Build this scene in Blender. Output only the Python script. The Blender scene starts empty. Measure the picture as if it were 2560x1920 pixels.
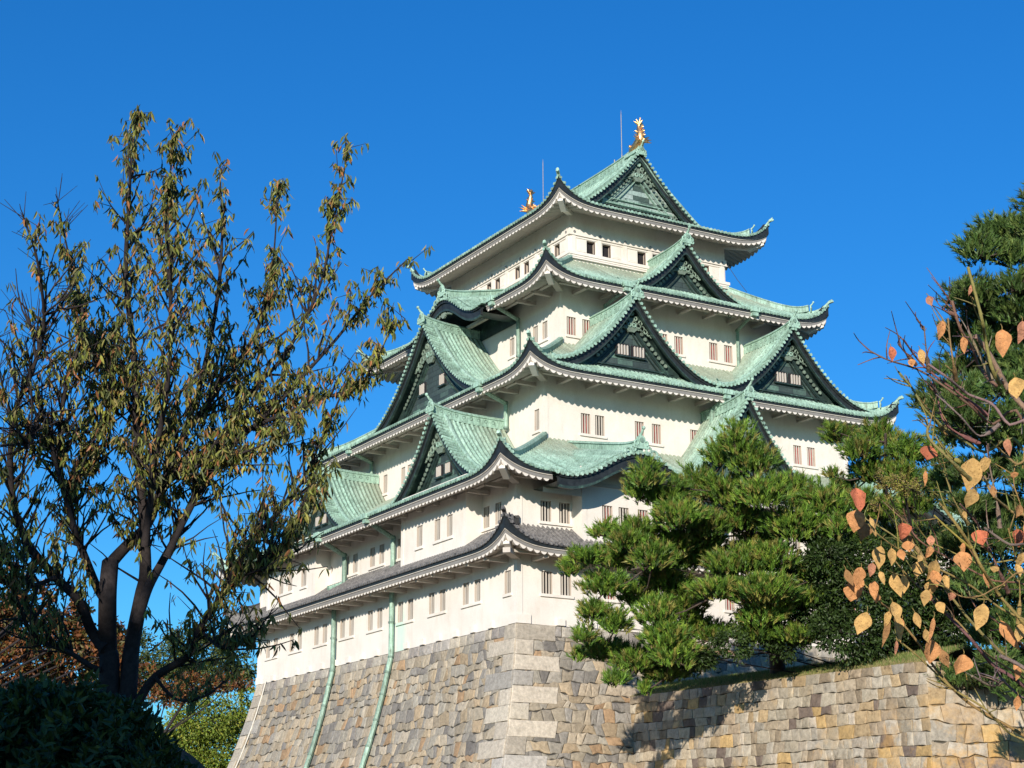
import bpy, math, random
import numpy as np
random.seed(7); rng=np.random.default_rng(7)
scene=bpy.context.scene
COL=scene.collection
# ------------------------------------------------------------------ camera
CAM=np.array([-45.7716,-77.6264,-12.5831]); YAW,PIT,ROL,FPX=0.5302,0.276,-0.0025,4322.5
fw=np.array([math.sin(YAW)*math.cos(PIT),math.cos(YAW)*math.cos(PIT),math.sin(PIT)])
rt=np.array([math.cos(YAW),-math.sin(YAW),0.0]); up=np.cross(rt,fw)
r2=rt*math.cos(ROL)+up*math.sin(ROL); u2=-rt*math.sin(ROL)+up*math.cos(ROL)
cam=bpy.data.cameras.new('camera'); co=bpy.data.objects.new('camera',cam); COL.objects.link(co)
from mathutils import Matrix,Vector
M=Matrix([[r2[0],u2[0],-fw[0],CAM[0]],[r2[1],u2[1],-fw[1],CAM[1]],[r2[2],u2[2],-fw[2],CAM[2]],[0,0,0,1]])
co.matrix_world=M
cam.sensor_width=36; cam.lens=FPX/2560*36; cam.clip_end=5000; cam.clip_start=.1
scene.camera=co
def at(u,v,dist):
    return CAM+(fw+r2*((u-1280)/FPX)-u2*((v-960)/FPX))*dist
# ------------------------------------------------------------------ world / sun
LD=np.array([1.03,1.04,-0.42]); LD/=np.linalg.norm(LD)
EL=math.asin(-LD[2]); AZ=math.atan2(-LD[0],-LD[1])
w=bpy.data.worlds.new('World'); scene.world=w; w.use_nodes=True
nt=w.node_tree; nt.nodes.clear()
sky=nt.nodes.new('ShaderNodeTexSky'); sky.sky_type='NISHITA'; sky.sun_disc=False
sky.sun_elevation=EL; sky.sun_rotation=AZ%(2*math.pi); sky.altitude=300; sky.air_density=1.0; sky.dust_density=0.2; sky.ozone_density=4.0
hsv=nt.nodes.new('ShaderNodeHueSaturation'); hsv.inputs['Saturation'].default_value=1.32; hsv.inputs['Value'].default_value=1.22
hsv.inputs['Hue'].default_value=0.508
bg=nt.nodes.new('ShaderNodeBackground'); bg.inputs[1].default_value=0.135
wo=nt.nodes.new('ShaderNodeOutputWorld')
gm_=nt.nodes.new('ShaderNodeGamma'); gm_.inputs[1].default_value=.86; nt.links.new(sky.outputs[0],gm_.inputs[0]); nt.links.new(gm_.outputs[0],hsv.inputs['Color']); tint=nt.nodes.new('ShaderNodeMix'); tint.data_type='RGBA'; tint.blend_type='MULTIPLY'; tint.inputs[0].default_value=1; tint.inputs[7].default_value=(.42,.855,1,1)
nt.links.new(hsv.outputs[0],tint.inputs[6]); nt.links.new(tint.outputs[2],bg.inputs[0]); nt.links.new(bg.outputs[0],wo.inputs[0])
sl=bpy.data.lights.new('sun','SUN'); sl.energy=5.0; sl.angle=math.radians(.5); sl.color=(1,.91,.80)
so=bpy.data.objects.new('sun',sl); COL.objects.link(so)
so.rotation_euler=Vector(LD).to_track_quat('-Z','Y').to_euler()
scene.view_settings.view_transform='Standard'; scene.view_settings.look='None'; scene.view_settings.gamma=1
scene.view_settings.exposure=0.30
# ------------------------------------------------------------------ materials
def mat(name,rough=.8,metal=0,spec=.3):
    m=bpy.data.materials.new(name); m.use_nodes=True; b=m.node_tree.nodes['Principled BSDF']
    b.inputs['Roughness'].default_value=rough; b.inputs['Metallic'].default_value=metal
    b.inputs['Specular IOR Level'].default_value=spec
    return m,m.node_tree,b
def N(t,ty,**k):
    n=t.nodes.new(ty)
    for a,v in k.items():
        if a in n.inputs: n.inputs[a].default_value=v
        else: setattr(n,a,v)
    return n
def coords(t,scale=(1,1,1)):
    tc=N(t,'ShaderNodeTexCoord'); mp=N(t,'ShaderNodeMapping'); mp.inputs['Scale'].default_value=scale
    t.links.new(tc.outputs['Object'],mp.inputs[0]); return mp.outputs[0]
def noise(t,vec,scale,detail=4,rough=.6):
    n=N(t,'ShaderNodeTexNoise'); n.inputs['Scale'].default_value=scale; n.inputs['Detail'].default_value=detail; n.inputs['Roughness'].default_value=rough
    t.links.new(vec,n.inputs['Vector']); return n.outputs['Fac']
def ramp(t,fac,stops):
    r=N(t,'ShaderNodeValToRGB'); e=r.color_ramp.elements
    while len(e)<len(stops): e.new(.5)
    for el,(p,c) in zip(e,stops): el.position=p; el.color=(*c,1) if len(c)==3 else c
    t.links.new(fac,r.inputs[0]); return r.outputs[0]
def mix(t,fac,a,b,mode='MIX'):
    m=N(t,'ShaderNodeMix',data_type='RGBA',blend_type=mode)
    for inp,v in ((m.inputs[0],fac),(m.inputs[6],a),(m.inputs[7],b)):
        if isinstance(v,(int,float)): inp.default_value=v
        elif isinstance(v,tuple): inp.default_value=(*v,1)
        else: t.links.new(v,inp)
    return m.outputs[2]
def bump(t,b,h,strength=.3,dist=.05):
    bm=N(t,'ShaderNodeBump'); bm.inputs['Strength'].default_value=strength; bm.inputs['Distance'].default_value=dist
    t.links.new(h,bm.inputs['Height']); t.links.new(bm.outputs[0],b.inputs['Normal'])
def attr(t,name='col'):
    a=N(t,'ShaderNodeAttribute'); a.attribute_name=name; return a
MT={}
def m_copper():
    m,t,b=mat('verdigris_copper',.6)
    v=coords(t); n1=noise(t,v,.9,6,.7); n2=noise(t,v,9,5,.7); n3=noise(t,coords(t,(3,3,.6)),2.5,5,.75)
    c=ramp(t,n1,[(.3,(.19,.30,.24)),(.5,(.30,.46,.37)),(.75,(.42,.58,.485))])
    d=ramp(t,n3,[(.47,(0,0,0)),(.68,(1,1,1))])
    c=mix(t,d,c,(.11,.16,.12)); 
    e=ramp(t,n2,[(.3,(.68,.70,.68)),(.62,(1.1,1.1,1.08))]); c=mix(t,.8,c,e,'MULTIPLY')
    a=attr(t); sp=N(t,'ShaderNodeSeparateColor'); t.links.new(a.outputs['Color'],sp.inputs[0])
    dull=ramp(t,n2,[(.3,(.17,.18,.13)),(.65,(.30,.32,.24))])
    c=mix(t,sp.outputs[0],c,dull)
    # each sheet of copper has its own age: second channel scales its tone, and sets pans darker than ribs
    mm=N(t,'ShaderNodeMath',operation='MULTIPLY_ADD'); mm.inputs[1].default_value=1.05; mm.inputs[2].default_value=.36
    t.links.new(sp.outputs[1],mm.inputs[0])
    cc=N(t,'ShaderNodeCombineColor')
    for i in range(3): t.links.new(mm.outputs[0],cc.inputs[i])
    c=mix(t,1.0,c,cc.outputs[0],'MULTIPLY')
    t.links.new(c,b.inputs['Base Color']); bump(t,b,n2,.4,.02); return m
def m_dark():
    m,t,b=mat('dark_copper',.45,0,.4)
    v=coords(t); n1=noise(t,v,1.3,6,.75); n2=noise(t,v,7,5,.7)
    c=ramp(t,n1,[(.35,(.018,.030,.028)),(.55,(.032,.056,.048)),(.64,(.07,.13,.10)),(.76,(.18,.31,.24))])
    e=ramp(t,n2,[(.3,(.6,.6,.6)),(.7,(1.3,1.3,1.3))]); c=mix(t,.8,c,e,'MULTIPLY')
    t.links.new(c,b.inputs['Base Color']); bump(t,b,n2,.3,.02); return m
def m_black():
    m,t,b=mat('blackened_copper',.5,0,.4)
    n=noise(t,coords(t),3,5,.7); t.links.new(ramp(t,n,[(.3,(.008,.010,.011)),(.7,(.030,.036,.038))]),b.inputs['Base Color']); return m
def m_panel(name,cols,bw,bh,seed=0):
    m,t,b=mat(name,.55)
    tc=N(t,'ShaderNodeTexCoord'); sx=N(t,'ShaderNodeSeparateXYZ'); t.links.new(tc.outputs['Object'],sx.inputs[0])
    ad=N(t,'ShaderNodeMath',operation='ADD'); t.links.new(sx.outputs[0],ad.inputs[0]); t.links.new(sx.outputs[1],ad.inputs[1])
    cb=N(t,'ShaderNodeCombineXYZ'); t.links.new(ad.outputs[0],cb.inputs[0]); t.links.new(sx.outputs[2],cb.inputs[1]); cb.inputs[2].default_value=seed
    br=N(t,'ShaderNodeTexBrick'); t.links.new(cb.outputs[0],br.inputs['Vector']); br.inputs['Scale'].default_value=1
    br.inputs['Brick Width'].default_value=bw; br.inputs['Row Height'].default_value=bh; br.inputs['Mortar Size'].default_value=.012; br.inputs['Bias'].default_value=0
    br.inputs['Color1'].default_value=(0,0,0,1); br.inputs['Color2'].default_value=(1,1,1,1); br.inputs['Mortar'].default_value=(.3,.3,.3,1)
    n=noise(t,coords(t),1.1,5,.7); n2=noise(t,coords(t),8,5,.7)
    f=N(t,'ShaderNodeMath',operation='MULTIPLY_ADD'); f.inputs[1].default_value=.55; t.links.new(br.outputs['Color'],f.inputs[0])
    g=N(t,'ShaderNodeMath',operation='MULTIPLY'); g.inputs[1].default_value=.45; t.links.new(n,g.inputs[0]); t.links.new(g.outputs[0],f.inputs[2])
    c=ramp(t,f.outputs[0],cols)
    e=ramp(t,n2,[(.3,(.6,.6,.6)),(.7,(1.25,1.25,1.25))]); c=mix(t,.8,c,e,'MULTIPLY')
    c=mix(t,br.outputs['Fac'],c,(.01,.014,.013))
    t.links.new(c,b.inputs['Base Color']); bump(t,b,br.outputs['Fac'],-.5,.02); return m
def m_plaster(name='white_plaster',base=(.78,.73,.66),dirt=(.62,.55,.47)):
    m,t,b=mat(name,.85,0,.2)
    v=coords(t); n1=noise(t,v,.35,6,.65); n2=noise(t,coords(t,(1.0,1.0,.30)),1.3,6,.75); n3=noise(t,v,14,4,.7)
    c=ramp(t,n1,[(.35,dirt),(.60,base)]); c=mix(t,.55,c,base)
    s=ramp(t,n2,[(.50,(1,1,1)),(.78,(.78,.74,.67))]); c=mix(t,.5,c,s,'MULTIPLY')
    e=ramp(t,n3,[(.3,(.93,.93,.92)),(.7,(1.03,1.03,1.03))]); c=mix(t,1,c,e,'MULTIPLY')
    if name=='white_plaster':
        tc=N(t,'ShaderNodeTexCoord'); sx=N(t,'ShaderNodeSeparateXYZ'); t.links.new(tc.outputs['Object'],sx.inputs[0])
        def mr(o_,a,b2,x,y):
            q=N(t,'ShaderNodeMapRange'); q.inputs[1].default_value=a; q.inputs[2].default_value=b2; q.inputs[3].default_value=x; q.inputs[4].default_value=y; t.links.new(sx.outputs[o_],q.inputs[0]); return q.outputs[0]
        def mul(a,b2):
            q=N(t,'ShaderNodeMath',operation='MULTIPLY'); t.links.new(a,q.inputs[0])
            if isinstance(b2,float): q.inputs[1].default_value=b2
            else: t.links.new(b2,q.inputs[1])
            return q.outputs[0]
        msk=mul(mul(mul(mr(1,12.6,13.2,0,1),mr(1,13.9,14.3,1,0)),mr(2,1.6,3.2,1,0)),mr(0,.5,.9,1,0)); msk=mul(msk,n2)
        c=mix(t,msk,c,(.42,.72,.58))
    t.links.new(c,b.inputs['Base Color']); bump(t,b,n3,.15,.01); return m
def m_kawara():
    m,t,b=mat('grey_roof_tile',.55)
    v=coords(t); n=noise(t,v,5,5,.8)
    a=attr(t); sp=N(t,'ShaderNodeSeparateColor'); t.links.new(a.outputs['Color'],sp.inputs[0])
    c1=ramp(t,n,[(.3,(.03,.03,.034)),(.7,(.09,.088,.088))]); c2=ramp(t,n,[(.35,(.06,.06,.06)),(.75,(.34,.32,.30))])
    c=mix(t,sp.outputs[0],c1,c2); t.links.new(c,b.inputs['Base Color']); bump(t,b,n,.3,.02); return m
def m_col(name,rough=.8,nscale=6,amt=.5,bmp=.4,trans=0,streak=False,spec=.3):
    m,t,b=mat(name,rough,0,spec)
    v=coords(t); n=noise(t,v,nscale,6,.75); a=attr(t)
    e=ramp(t,n,[(.28,(1-amt,)*3),(.72,(1+amt*.6,)*3)]); c=mix(t,1,a.outputs['Color'],e,'MULTIPLY')
    if streak:
        n2=noise(t,v,1.6,5,.8); f=ramp(t,n2,[(.56,(0,0,0)),(.7,(1,1,1))]); c=mix(t,f,c,mix(t,1,c,(.55,.52,.48),'MULTIPLY'))
        n4=noise(t,coords(t,(1,1,1)),.5,4,.6); f2=ramp(t,n4,[(.60,(0,0,0)),(.72,(.6,.6,.6))]); c=mix(t,f2,c,(.42,.27,.11))
        sx=N(t,'ShaderNodeSeparateXYZ'); t.links.new(v,sx.inputs[0]); q1=N(t,'ShaderNodeMapRange'); q2=N(t,'ShaderNodeMapRange')
        for q,o_,a_,b2 in ((q1,1,-14,-22),(q2,2,-4.5,-7.5)): q.inputs[1].default_value=a_; q.inputs[2].default_value=b2; t.links.new(sx.outputs[o_],q.inputs[0])
        q3=N(t,'ShaderNodeMath',operation='MULTIPLY'); t.links.new(q1.outputs[0],q3.inputs[0]); t.links.new(q2.outputs[0],q3.inputs[1])
        q4=N(t,'ShaderNodeMath',operation='MULTIPLY'); t.links.new(q3.outputs[0],q4.inputs[0]); t.links.new(ramp(t,noise(t,v,.9,5,.75),[(.48,(0,0,0)),(.64,(.6,.6,.6))]),q4.inputs[1])
        c=mix(t,q4.outputs[0],c,(.52,.30,.09))
    t.links.new(c,b.inputs['Base Color'])
    if bmp: bump(t,b,n,bmp,.04)
    if trans:
        tr=N(t,'ShaderNodeBsdfTranslucent'); t.links.new(c,tr.inputs[0]); ms=N(t,'ShaderNodeMixShader'); ms.inputs[0].default_value=trans
        t.links.new(b.outputs[0],ms.inputs[1]); t.links.new(tr.outputs[0],ms.inputs[2]); t.links.new(ms.outputs[0],t.nodes['Material Output'].inputs[0])
    return m
def m_plain(name,c,rough=.7,metal=0,n=8,amt=.25):
    m,t,b=mat(name,rough,metal); f=noise(t,coords(t),n,4,.7)
    t.links.new(ramp(t,f,[(.3,tuple(x*(1-amt) for x in c)),(.7,tuple(min(1,x*(1+amt)) for x in c))]),b.inputs['Base Color']); return m
COP=m_copper(); DRK=m_dark(); BLK=m_black(); PLA=m_plaster(); KAW=m_kawara()
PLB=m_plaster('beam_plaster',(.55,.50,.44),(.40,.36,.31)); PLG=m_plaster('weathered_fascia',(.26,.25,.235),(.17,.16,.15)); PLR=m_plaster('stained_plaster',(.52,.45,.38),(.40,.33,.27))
GBL=m_panel('dark_copper_panels',[(.30,(.04,.056,.054)),(.55,(.062,.088,.08)),(.72,(.085,.14,.115)),(.85,(.16,.27,.21))],1.1,.34)
GBT=m_panel('weathered_copper_panels',[(.28,(.06,.09,.075)),(.42,(.12,.18,.15)),(.48,(.30,.40,.35)),(.80,(.40,.47,.44))],1.3,.34,3)
STO=m_col('cut_stone',.9,5,.42,.8); STW=m_col('wall_stone',.9,4,.45,.8,streak=True)
OPN=m_plain('dark_opening',(.02,.018,.02)); RED=m_plain('red_curtain',(.36,.07,.06),.8,0,3,.5); PNK=m_plain('pale_window_board',(.42,.33,.32),.8)
GOLD,_t,_b=mat('gold_leaf',.42,1.0); _n=noise(_t,coords(_t),9,4); _t.links.new(ramp(_t,_n,[(.3,(.75,.36,.12)),(.7,(1,.66,.33))]),_b.inputs['Base Color'])
_v=N(_t,'ShaderNodeTexVoronoi'); _v.inputs['Scale'].default_value=9; _t.links.new(coords(_t),_v.inputs['Vector']); bump(_t,_b,_v.outputs['Distance'],.25,.03)
MET=m_plain('grey_metal',(.30,.29,.28),.5,.3); CAB=m_plain('cable_black',(.05,.05,.06))
BARK=m_plain('cherry_bark',(.028,.022,.021),.9,0,20,.5); PBK=m_plain('pine_bark',(.07,.05,.04),.9,0,12,.5)
BRN=m_col('shrub_bark',.75,40,.35,.5)
LEAF=m_col('leaf_surface',.55,18,.3,0,trans=.22,spec=.4); NEED=m_col('pine_needles',.5,2,.25,0,trans=.15,spec=.35)
BLEAF=m_col('big_leaf_surface',.6,45,.45,.5,trans=.2)
_t=BLEAF.node_tree; _m=[x for x in _t.nodes if x.type=='MIX'][0]; _sp=ramp(_t,noise(_t,coords(_t),160,3,.6),[(.60,(1,1,1)),(.68,(.30,.20,.15))]); _c2=mix(_t,.85,_m.outputs[2],_sp,'MULTIPLY')
_t.links.new(_c2,_t.nodes['Principled BSDF'].inputs['Base Color'])
GRD=m_plain('bare_soil',(.12,.10,.07),.95,0,2,.4); GRS=m_col('grass_blades',.8,3,.3,0,trans=.2)
# ------------------------------------------------------------------ mesh builder
class MB:
    def __init__(s): s.v=[]; s.f=[]; s.n=0
    def add(s,V,Fs,mi=0,sm=False,col=None):
        V=np.asarray(V,float).reshape(-1,3)
        for F in ([Fs] if isinstance(Fs,np.ndarray) else [np.array([f]) for f in Fs]):
            s.f.append((F+s.n,mi,sm,col if col is not None else (0,.5,0)))
        s.v.append(V); s.n+=len(V)
    def grid(s,P,mi=0,sm=False,col=None,closed=False,cols=None):
        P=np.asarray(P,float); a,b=P.shape[:2]; idx=np.arange(a*b).reshape(a,b)
        if closed: idx=np.concatenate([idx,idx[:,:1]],1)
        F=np.stack([idx[:-1,:-1],idx[1:,:-1],idx[1:,1:],idx[:-1,1:]],-1).reshape(-1,4)
        s.add(P.reshape(-1,3),F,mi,sm,cols if cols is not None else col)
    def box(s,o,ax,ay,az,mi=0,col=None):
        o=np.asarray(o,float); ax,ay,az=[np.asarray(q,float) for q in (ax,ay,az)]
        V=[o+ax*i+ay*j+az*k for k in (0,1) for j in (0,1) for i in (0,1)]
        F=np.array([[0,1,3,2],[4,6,7,5],[0,4,5,1],[2,3,7,6],[0,2,6,4],[1,5,7,3]]); s.add(V,F,mi,False,col)
    def tube(s,P,R,k=8,mi=0,col=None,cap=True,sm=True):
        P=np.asarray(P,float); n=len(P); R=np.broadcast_to(np.asarray(R,float),(n,))
        T=np.gradient(P,axis=0); T/=np.linalg.norm(T,axis=1)[:,None]+1e-12
        a=np.array([0,0,1.]) if abs(T[0][2])<.9 else np.array([1.,0,0])
        G=[]; 
        for i in range(n):
            x=np.cross(T[i],a); x/=np.linalg.norm(x)+1e-12; y=np.cross(x,T[i]); a=y
            th=np.linspace(0,2*math.pi,k,endpoint=False)
            G.append(P[i]+R[i]*(np.outer(np.cos(th),x)+np.outer(np.sin(th),y)))
        s.grid(np.array(G),mi,sm,col,closed=True)
        if cap:
            for g in (G[0],G[-1]): s.add(g,[list(range(k))],mi,False,col)
    def sweep(s,prof,P,side,mi=0,col=None,cap=True,sm=False):
        # prof: (a,b) offsets: a along 'side', b up ; P: path
        P=np.asarray(P,float); side=np.asarray(side,float)
        G=np.array([[p+side*a+np.array([0,0,b]) for a,b in prof] for p in P]); s.grid(G,mi,sm,col,closed=True)
        if cap:
            for g in (G[0],G[-1]): s.add(g,[list(range(len(prof)))],mi,False,col)
    def disc(s,c,n,r,th=.05,k=10,mi=0,col=None):
        c=np.asarray(c,float); n=np.asarray(n,float); n=n/np.linalg.norm(n); s.tube([c-n*th/2,c+n*th/2],r,k,mi,col,True,False)
    def ball(s,c,r,mi=0,col=None,k=8,sc=(1,1,1)):
        c=np.asarray(c,float); ph=np.linspace(0.01,math.pi-.01,k//2+2); th=np.linspace(0,2*math.pi,k,endpoint=False)
        G=np.array([[c+r*np.array([math.sin(p)*math.cos(q)*sc[0],math.sin(p)*math.sin(q)*sc[1],math.cos(p)*sc[2]]) for q in th] for p in ph]); s.grid(G,mi,True,col,closed=True)
    def torus(s,c,ax,ay,R,r,mi=0,col=None,a0=0,a1=2*math.pi,k=12):
        th=np.linspace(a0,a1,k); ax=np.asarray(ax,float); ay=np.asarray(ay,float)
        s.tube([np.asarray(c)+ax*math.cos(q)*R+ay*math.sin(q)*R for q in th],r,5,mi,col,True,True)
    def build(s,name,mats,parent=None):
        me=bpy.data.meshes.new(name); V=np.concatenate(s.v) if s.v else np.zeros((0,3))
        me.vertices.add(len(V)); me.vertices.foreach_set('co',V.ravel())
        L=[];st=[];MI=[];SM=[];C=[];p=0
        for F,mi,sm,col in s.f:
            k=F.shape[1]; n=len(F); L.append(F.ravel()); st.append(p+np.arange(n)*k); p+=n*k
            MI.append(np.full(n,mi)); SM.append(np.full(n,sm))
            c=np.asarray(col,float)
            if c.ndim==1: c=np.broadcast_to(c,(n,3))
            C.append(np.repeat(c,k,axis=0))
        L=np.concatenate(L); st=np.concatenate(st); C=np.concatenate(C)
        me.loops.add(len(L)); me.loops.foreach_set('vertex_index',L.astype(np.int32))
        me.polygons.add(len(st)); me.polygons.foreach_set("loop_start",st.astype(np.int32))
        me.polygons.foreach_set('material_index',np.concatenate(MI).astype(np.int32)); me.polygons.foreach_set('use_smooth',np.concatenate(SM))
        me.update(calc_edges=True)
        a=me.attributes.new('col','FLOAT_COLOR','CORNER'); a.data.foreach_set('color',np.concatenate([C,np.ones((len(C),1))],1).ravel().astype(np.float32))
        for m in (mats if isinstance(mats,(list,tuple)) else [mats]): me.materials.append(m)
        if name in ('gable','gable_wall','bargeboard','eave'):
            import bmesh
            bm=bmesh.new(); bm.from_mesh(me); bmesh.ops.remove_doubles(bm,verts=bm.verts,dist=2e-4); bm.to_mesh(me); bm.free()
        o=bpy.data.objects.new(name,me); COL.objects.link(o)
        if parent is not None: o.parent=parent
        return o
def empty(name,loc=(0,0,0),label=None,cat=None,group=None):
    o=bpy.data.objects.new(name,None); COL.objects.link(o); o.location=loc
    if label: tag(o,label,cat,group)
    return o
def tag(o,label,cat,group=None,kind=None):
    if label: o['label']=label
    if cat: o['category']=cat
    if group: o['group']=group
    if kind: o['kind']=kind
# ------------------------------------------------------------------ castle geometry
W,L_=31.8,35.38
I3,I4,I5=4.54,7.63,9.75
class Fr:   # a facade: s runs along it, d goes inward from the first-storey wall plane
    def __init__(f,o,a,n,S): f.o=np.array(o,float); f.a=np.array(a,float); f.n=np.array(n,float); f.S=S
    def p(f,s,d,z): 
        s,d,z=np.broadcast_arrays(np.asarray(s,float),np.asarray(d,float),np.asarray(z,float))
        return f.o+s[...,None]*f.a+d[...,None]*f.n+z[...,None]*np.array([0,0,1.])
FR=Fr((0,0,0),(1,0,0),(0,1,0),W); FL=Fr((0,0,0),(0,1,0),(1,0,0),L_)
FB=Fr((0,L_,0),(1,0,0),(0,-1,0),W); FE=Fr((W,0,0),(0,1,0),(-1,0,0),L_)
KEEP=empty('castle_keep',(0,0,0),'white-walled castle keep with stacked curved green copper roofs and gables, on the tall stone base','castle')
def U(c): return 1.42*np.clip(1-np.clip(c,0,9)/4.2,0,1)**3.6
RIB=[(-.5,-.02,0),(-.30,-.005,0),(-.22,.075,1),(-.0,.125,1),(.22,.075,1),(.30,-.005,0)]
def roof_z(F,s,dd,sa,sb,ze,rise,DU=4.0):
    c=np.minimum(s-sa,sb-s); return ze+U(c)*np.clip(1-dd/DU,0,1)**2+rise(dd)
def tile_side(mb,F,de,ze,rise,d1,dull,per=.30,skip=None,mi=0,start=None,isk=False,nseg=10):
    sa,sb=de,F.S-de; n=int(round((sb-sa)/per)); per=(sb-sa)/n
    S=[];R=[];T=[];Kc=[]
    for i in range(n):
        for (o,r,tp) in RIB: S.append(sa+(i+.5+o)*per); R.append(r); T.append(tp); Kc.append(i)
    S.append(sb);R.append(0);T.append(0);Kc.append(n-1)
    S=np.array(S);R=np.array(R);Kc=np.array(Kc); hs=rng.random(n+1)
    end=np.array([d1(s) for s in S])-de; st=np.zeros(len(S)) if start is None else np.array([start(s) for s in S])
    end=np.maximum(end,st); t=np.linspace(0,1,nseg)**1.15
    DD=st[:,None]+(end-st)[:,None]*t[None,:]
    Z=roof_z(F,S[:,None],DD,sa,sb,ze,rise)+R[:,None]*np.where(end-st>.02,1,0)[:,None]
    P=F.p(S[:,None]+0*DD,de+DD,Z)
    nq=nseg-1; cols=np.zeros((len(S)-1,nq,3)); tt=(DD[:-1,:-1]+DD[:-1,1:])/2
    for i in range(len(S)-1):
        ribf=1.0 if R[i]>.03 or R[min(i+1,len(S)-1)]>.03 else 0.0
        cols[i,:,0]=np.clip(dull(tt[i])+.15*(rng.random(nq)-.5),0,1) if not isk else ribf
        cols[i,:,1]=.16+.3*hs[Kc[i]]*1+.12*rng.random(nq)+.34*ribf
    keep=(end[:-1]-st[:-1]>.02)|(end[1:]-st[1:]>.02)
    if skip is not None: keep&=~np.array([skip((S[i]+S[i+1])/2) for i in range(len(S)-1)])
    idx=np.arange(P.shape[0]*nseg).reshape(-1,nseg)
    Fq=np.stack([idx[:-1,:-1],idx[1:,:-1],idx[1:,1:],idx[:-1,1:]],-1)
    mb.add(P.reshape(-1,3),Fq[keep].reshape(-1,4),mi,False,cols[keep].reshape(-1,3))
    # eave edge plate and round end caps
    E0=P[:,0]; E1=E0-np.array([0,0,.08])-R[:,None]*np.array([0,0,1.])
    ok=(st<.02)&np.array([not(skip and skip(s)) for s in S]); 
    idx=np.arange(len(S)*2).reshape(2,-1); q=np.stack([idx[0,:-1],idx[0,1:],idx[1,1:],idx[1,:-1]],-1)
    k2=ok[:-1]&ok[1:]; mb.add(np.concatenate([E0,E1]),q[k2],mi,False,(0,.35,0))
    for i in range(n):
        s=sa+(i+.5)*per
        if skip and skip(s): continue
        if start is not None and start(s)>.02: continue
        z=float(roof_z(F,s,0,sa,sb,ze,rise))
        mb.disc(F.p(s,de-.03,z+.012),F.n,.092,.07,8,mi,(0.9 if isk else 0,.35+.5*rng.random(),0))
def strip(mb,F,de,i0,i1,zt,zb,ufn,mi=0,ns=60,rngs=None,kt=.58,kb=.58):
    # rectangular section strip running along the eave, inset i0..i1 from the eave line
    for a,b_ in (rngs or [(0,1)]):
        tt=np.linspace(a,b_,ns); G=[]
        for t_ in tt:
            row=[]
            for (i,z) in ((i0,zt),(i0,zb),(i1,zb),(i1,zt)):
                sa=de+i; s=sa+t_*(F.S-2*sa); c=min(t_,1-t_)*(F.S-2*de); row.append(F.p(s,de+i,z+ufn(c)*(kt if z==zt else kb)))
            G.append(row)
        mb.grid(np.array(G),mi,False,None,closed=True)
        for g in (G[0],G[-1]): mb.add(np.array(g),[[0,1,2,3]],mi)
def soffit(mb,F,de,ze,dw,slope,per=.42,i0=.18,mi=0,rs=None):
    a,b_=de+i0,F.S-de-i0; n=int((b_-a)/per); S=np.linspace(a,b_,n*6+1)
    if rs: S=S[(S>rs[0])&(S<rs[1])]
    sc=.18*np.abs(np.sin(math.pi*(S-a)/((b_-a)/n)))**.8
    c=np.minimum(S-de,F.S-de-S); uu=U(c)*.58
    z0=ze-.40+uu
    end=np.minimum(dw+.02,np.minimum(S,F.S-S)); end=np.maximum(end,de+i0+.01)
    t=np.linspace(0,1,6); D=(de+i0)+(end-de-i0)[:,None]*t; dd=D-de
    Z=(ze-.40+slope*(dd-i0))+uu[:,None]*np.clip(1-dd/4,0,1)**2-sc[:,None]
    mb.grid(F.p(S[:,None]+0*D,D,Z),2)  # undersides in darker weathered plaster; eave shade is put into its colour too
    V=np.stack([F.p(S,de+i0,z0+.1),F.p(S,de+i0,z0-sc)],0); mb.grid(V,mi)
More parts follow.
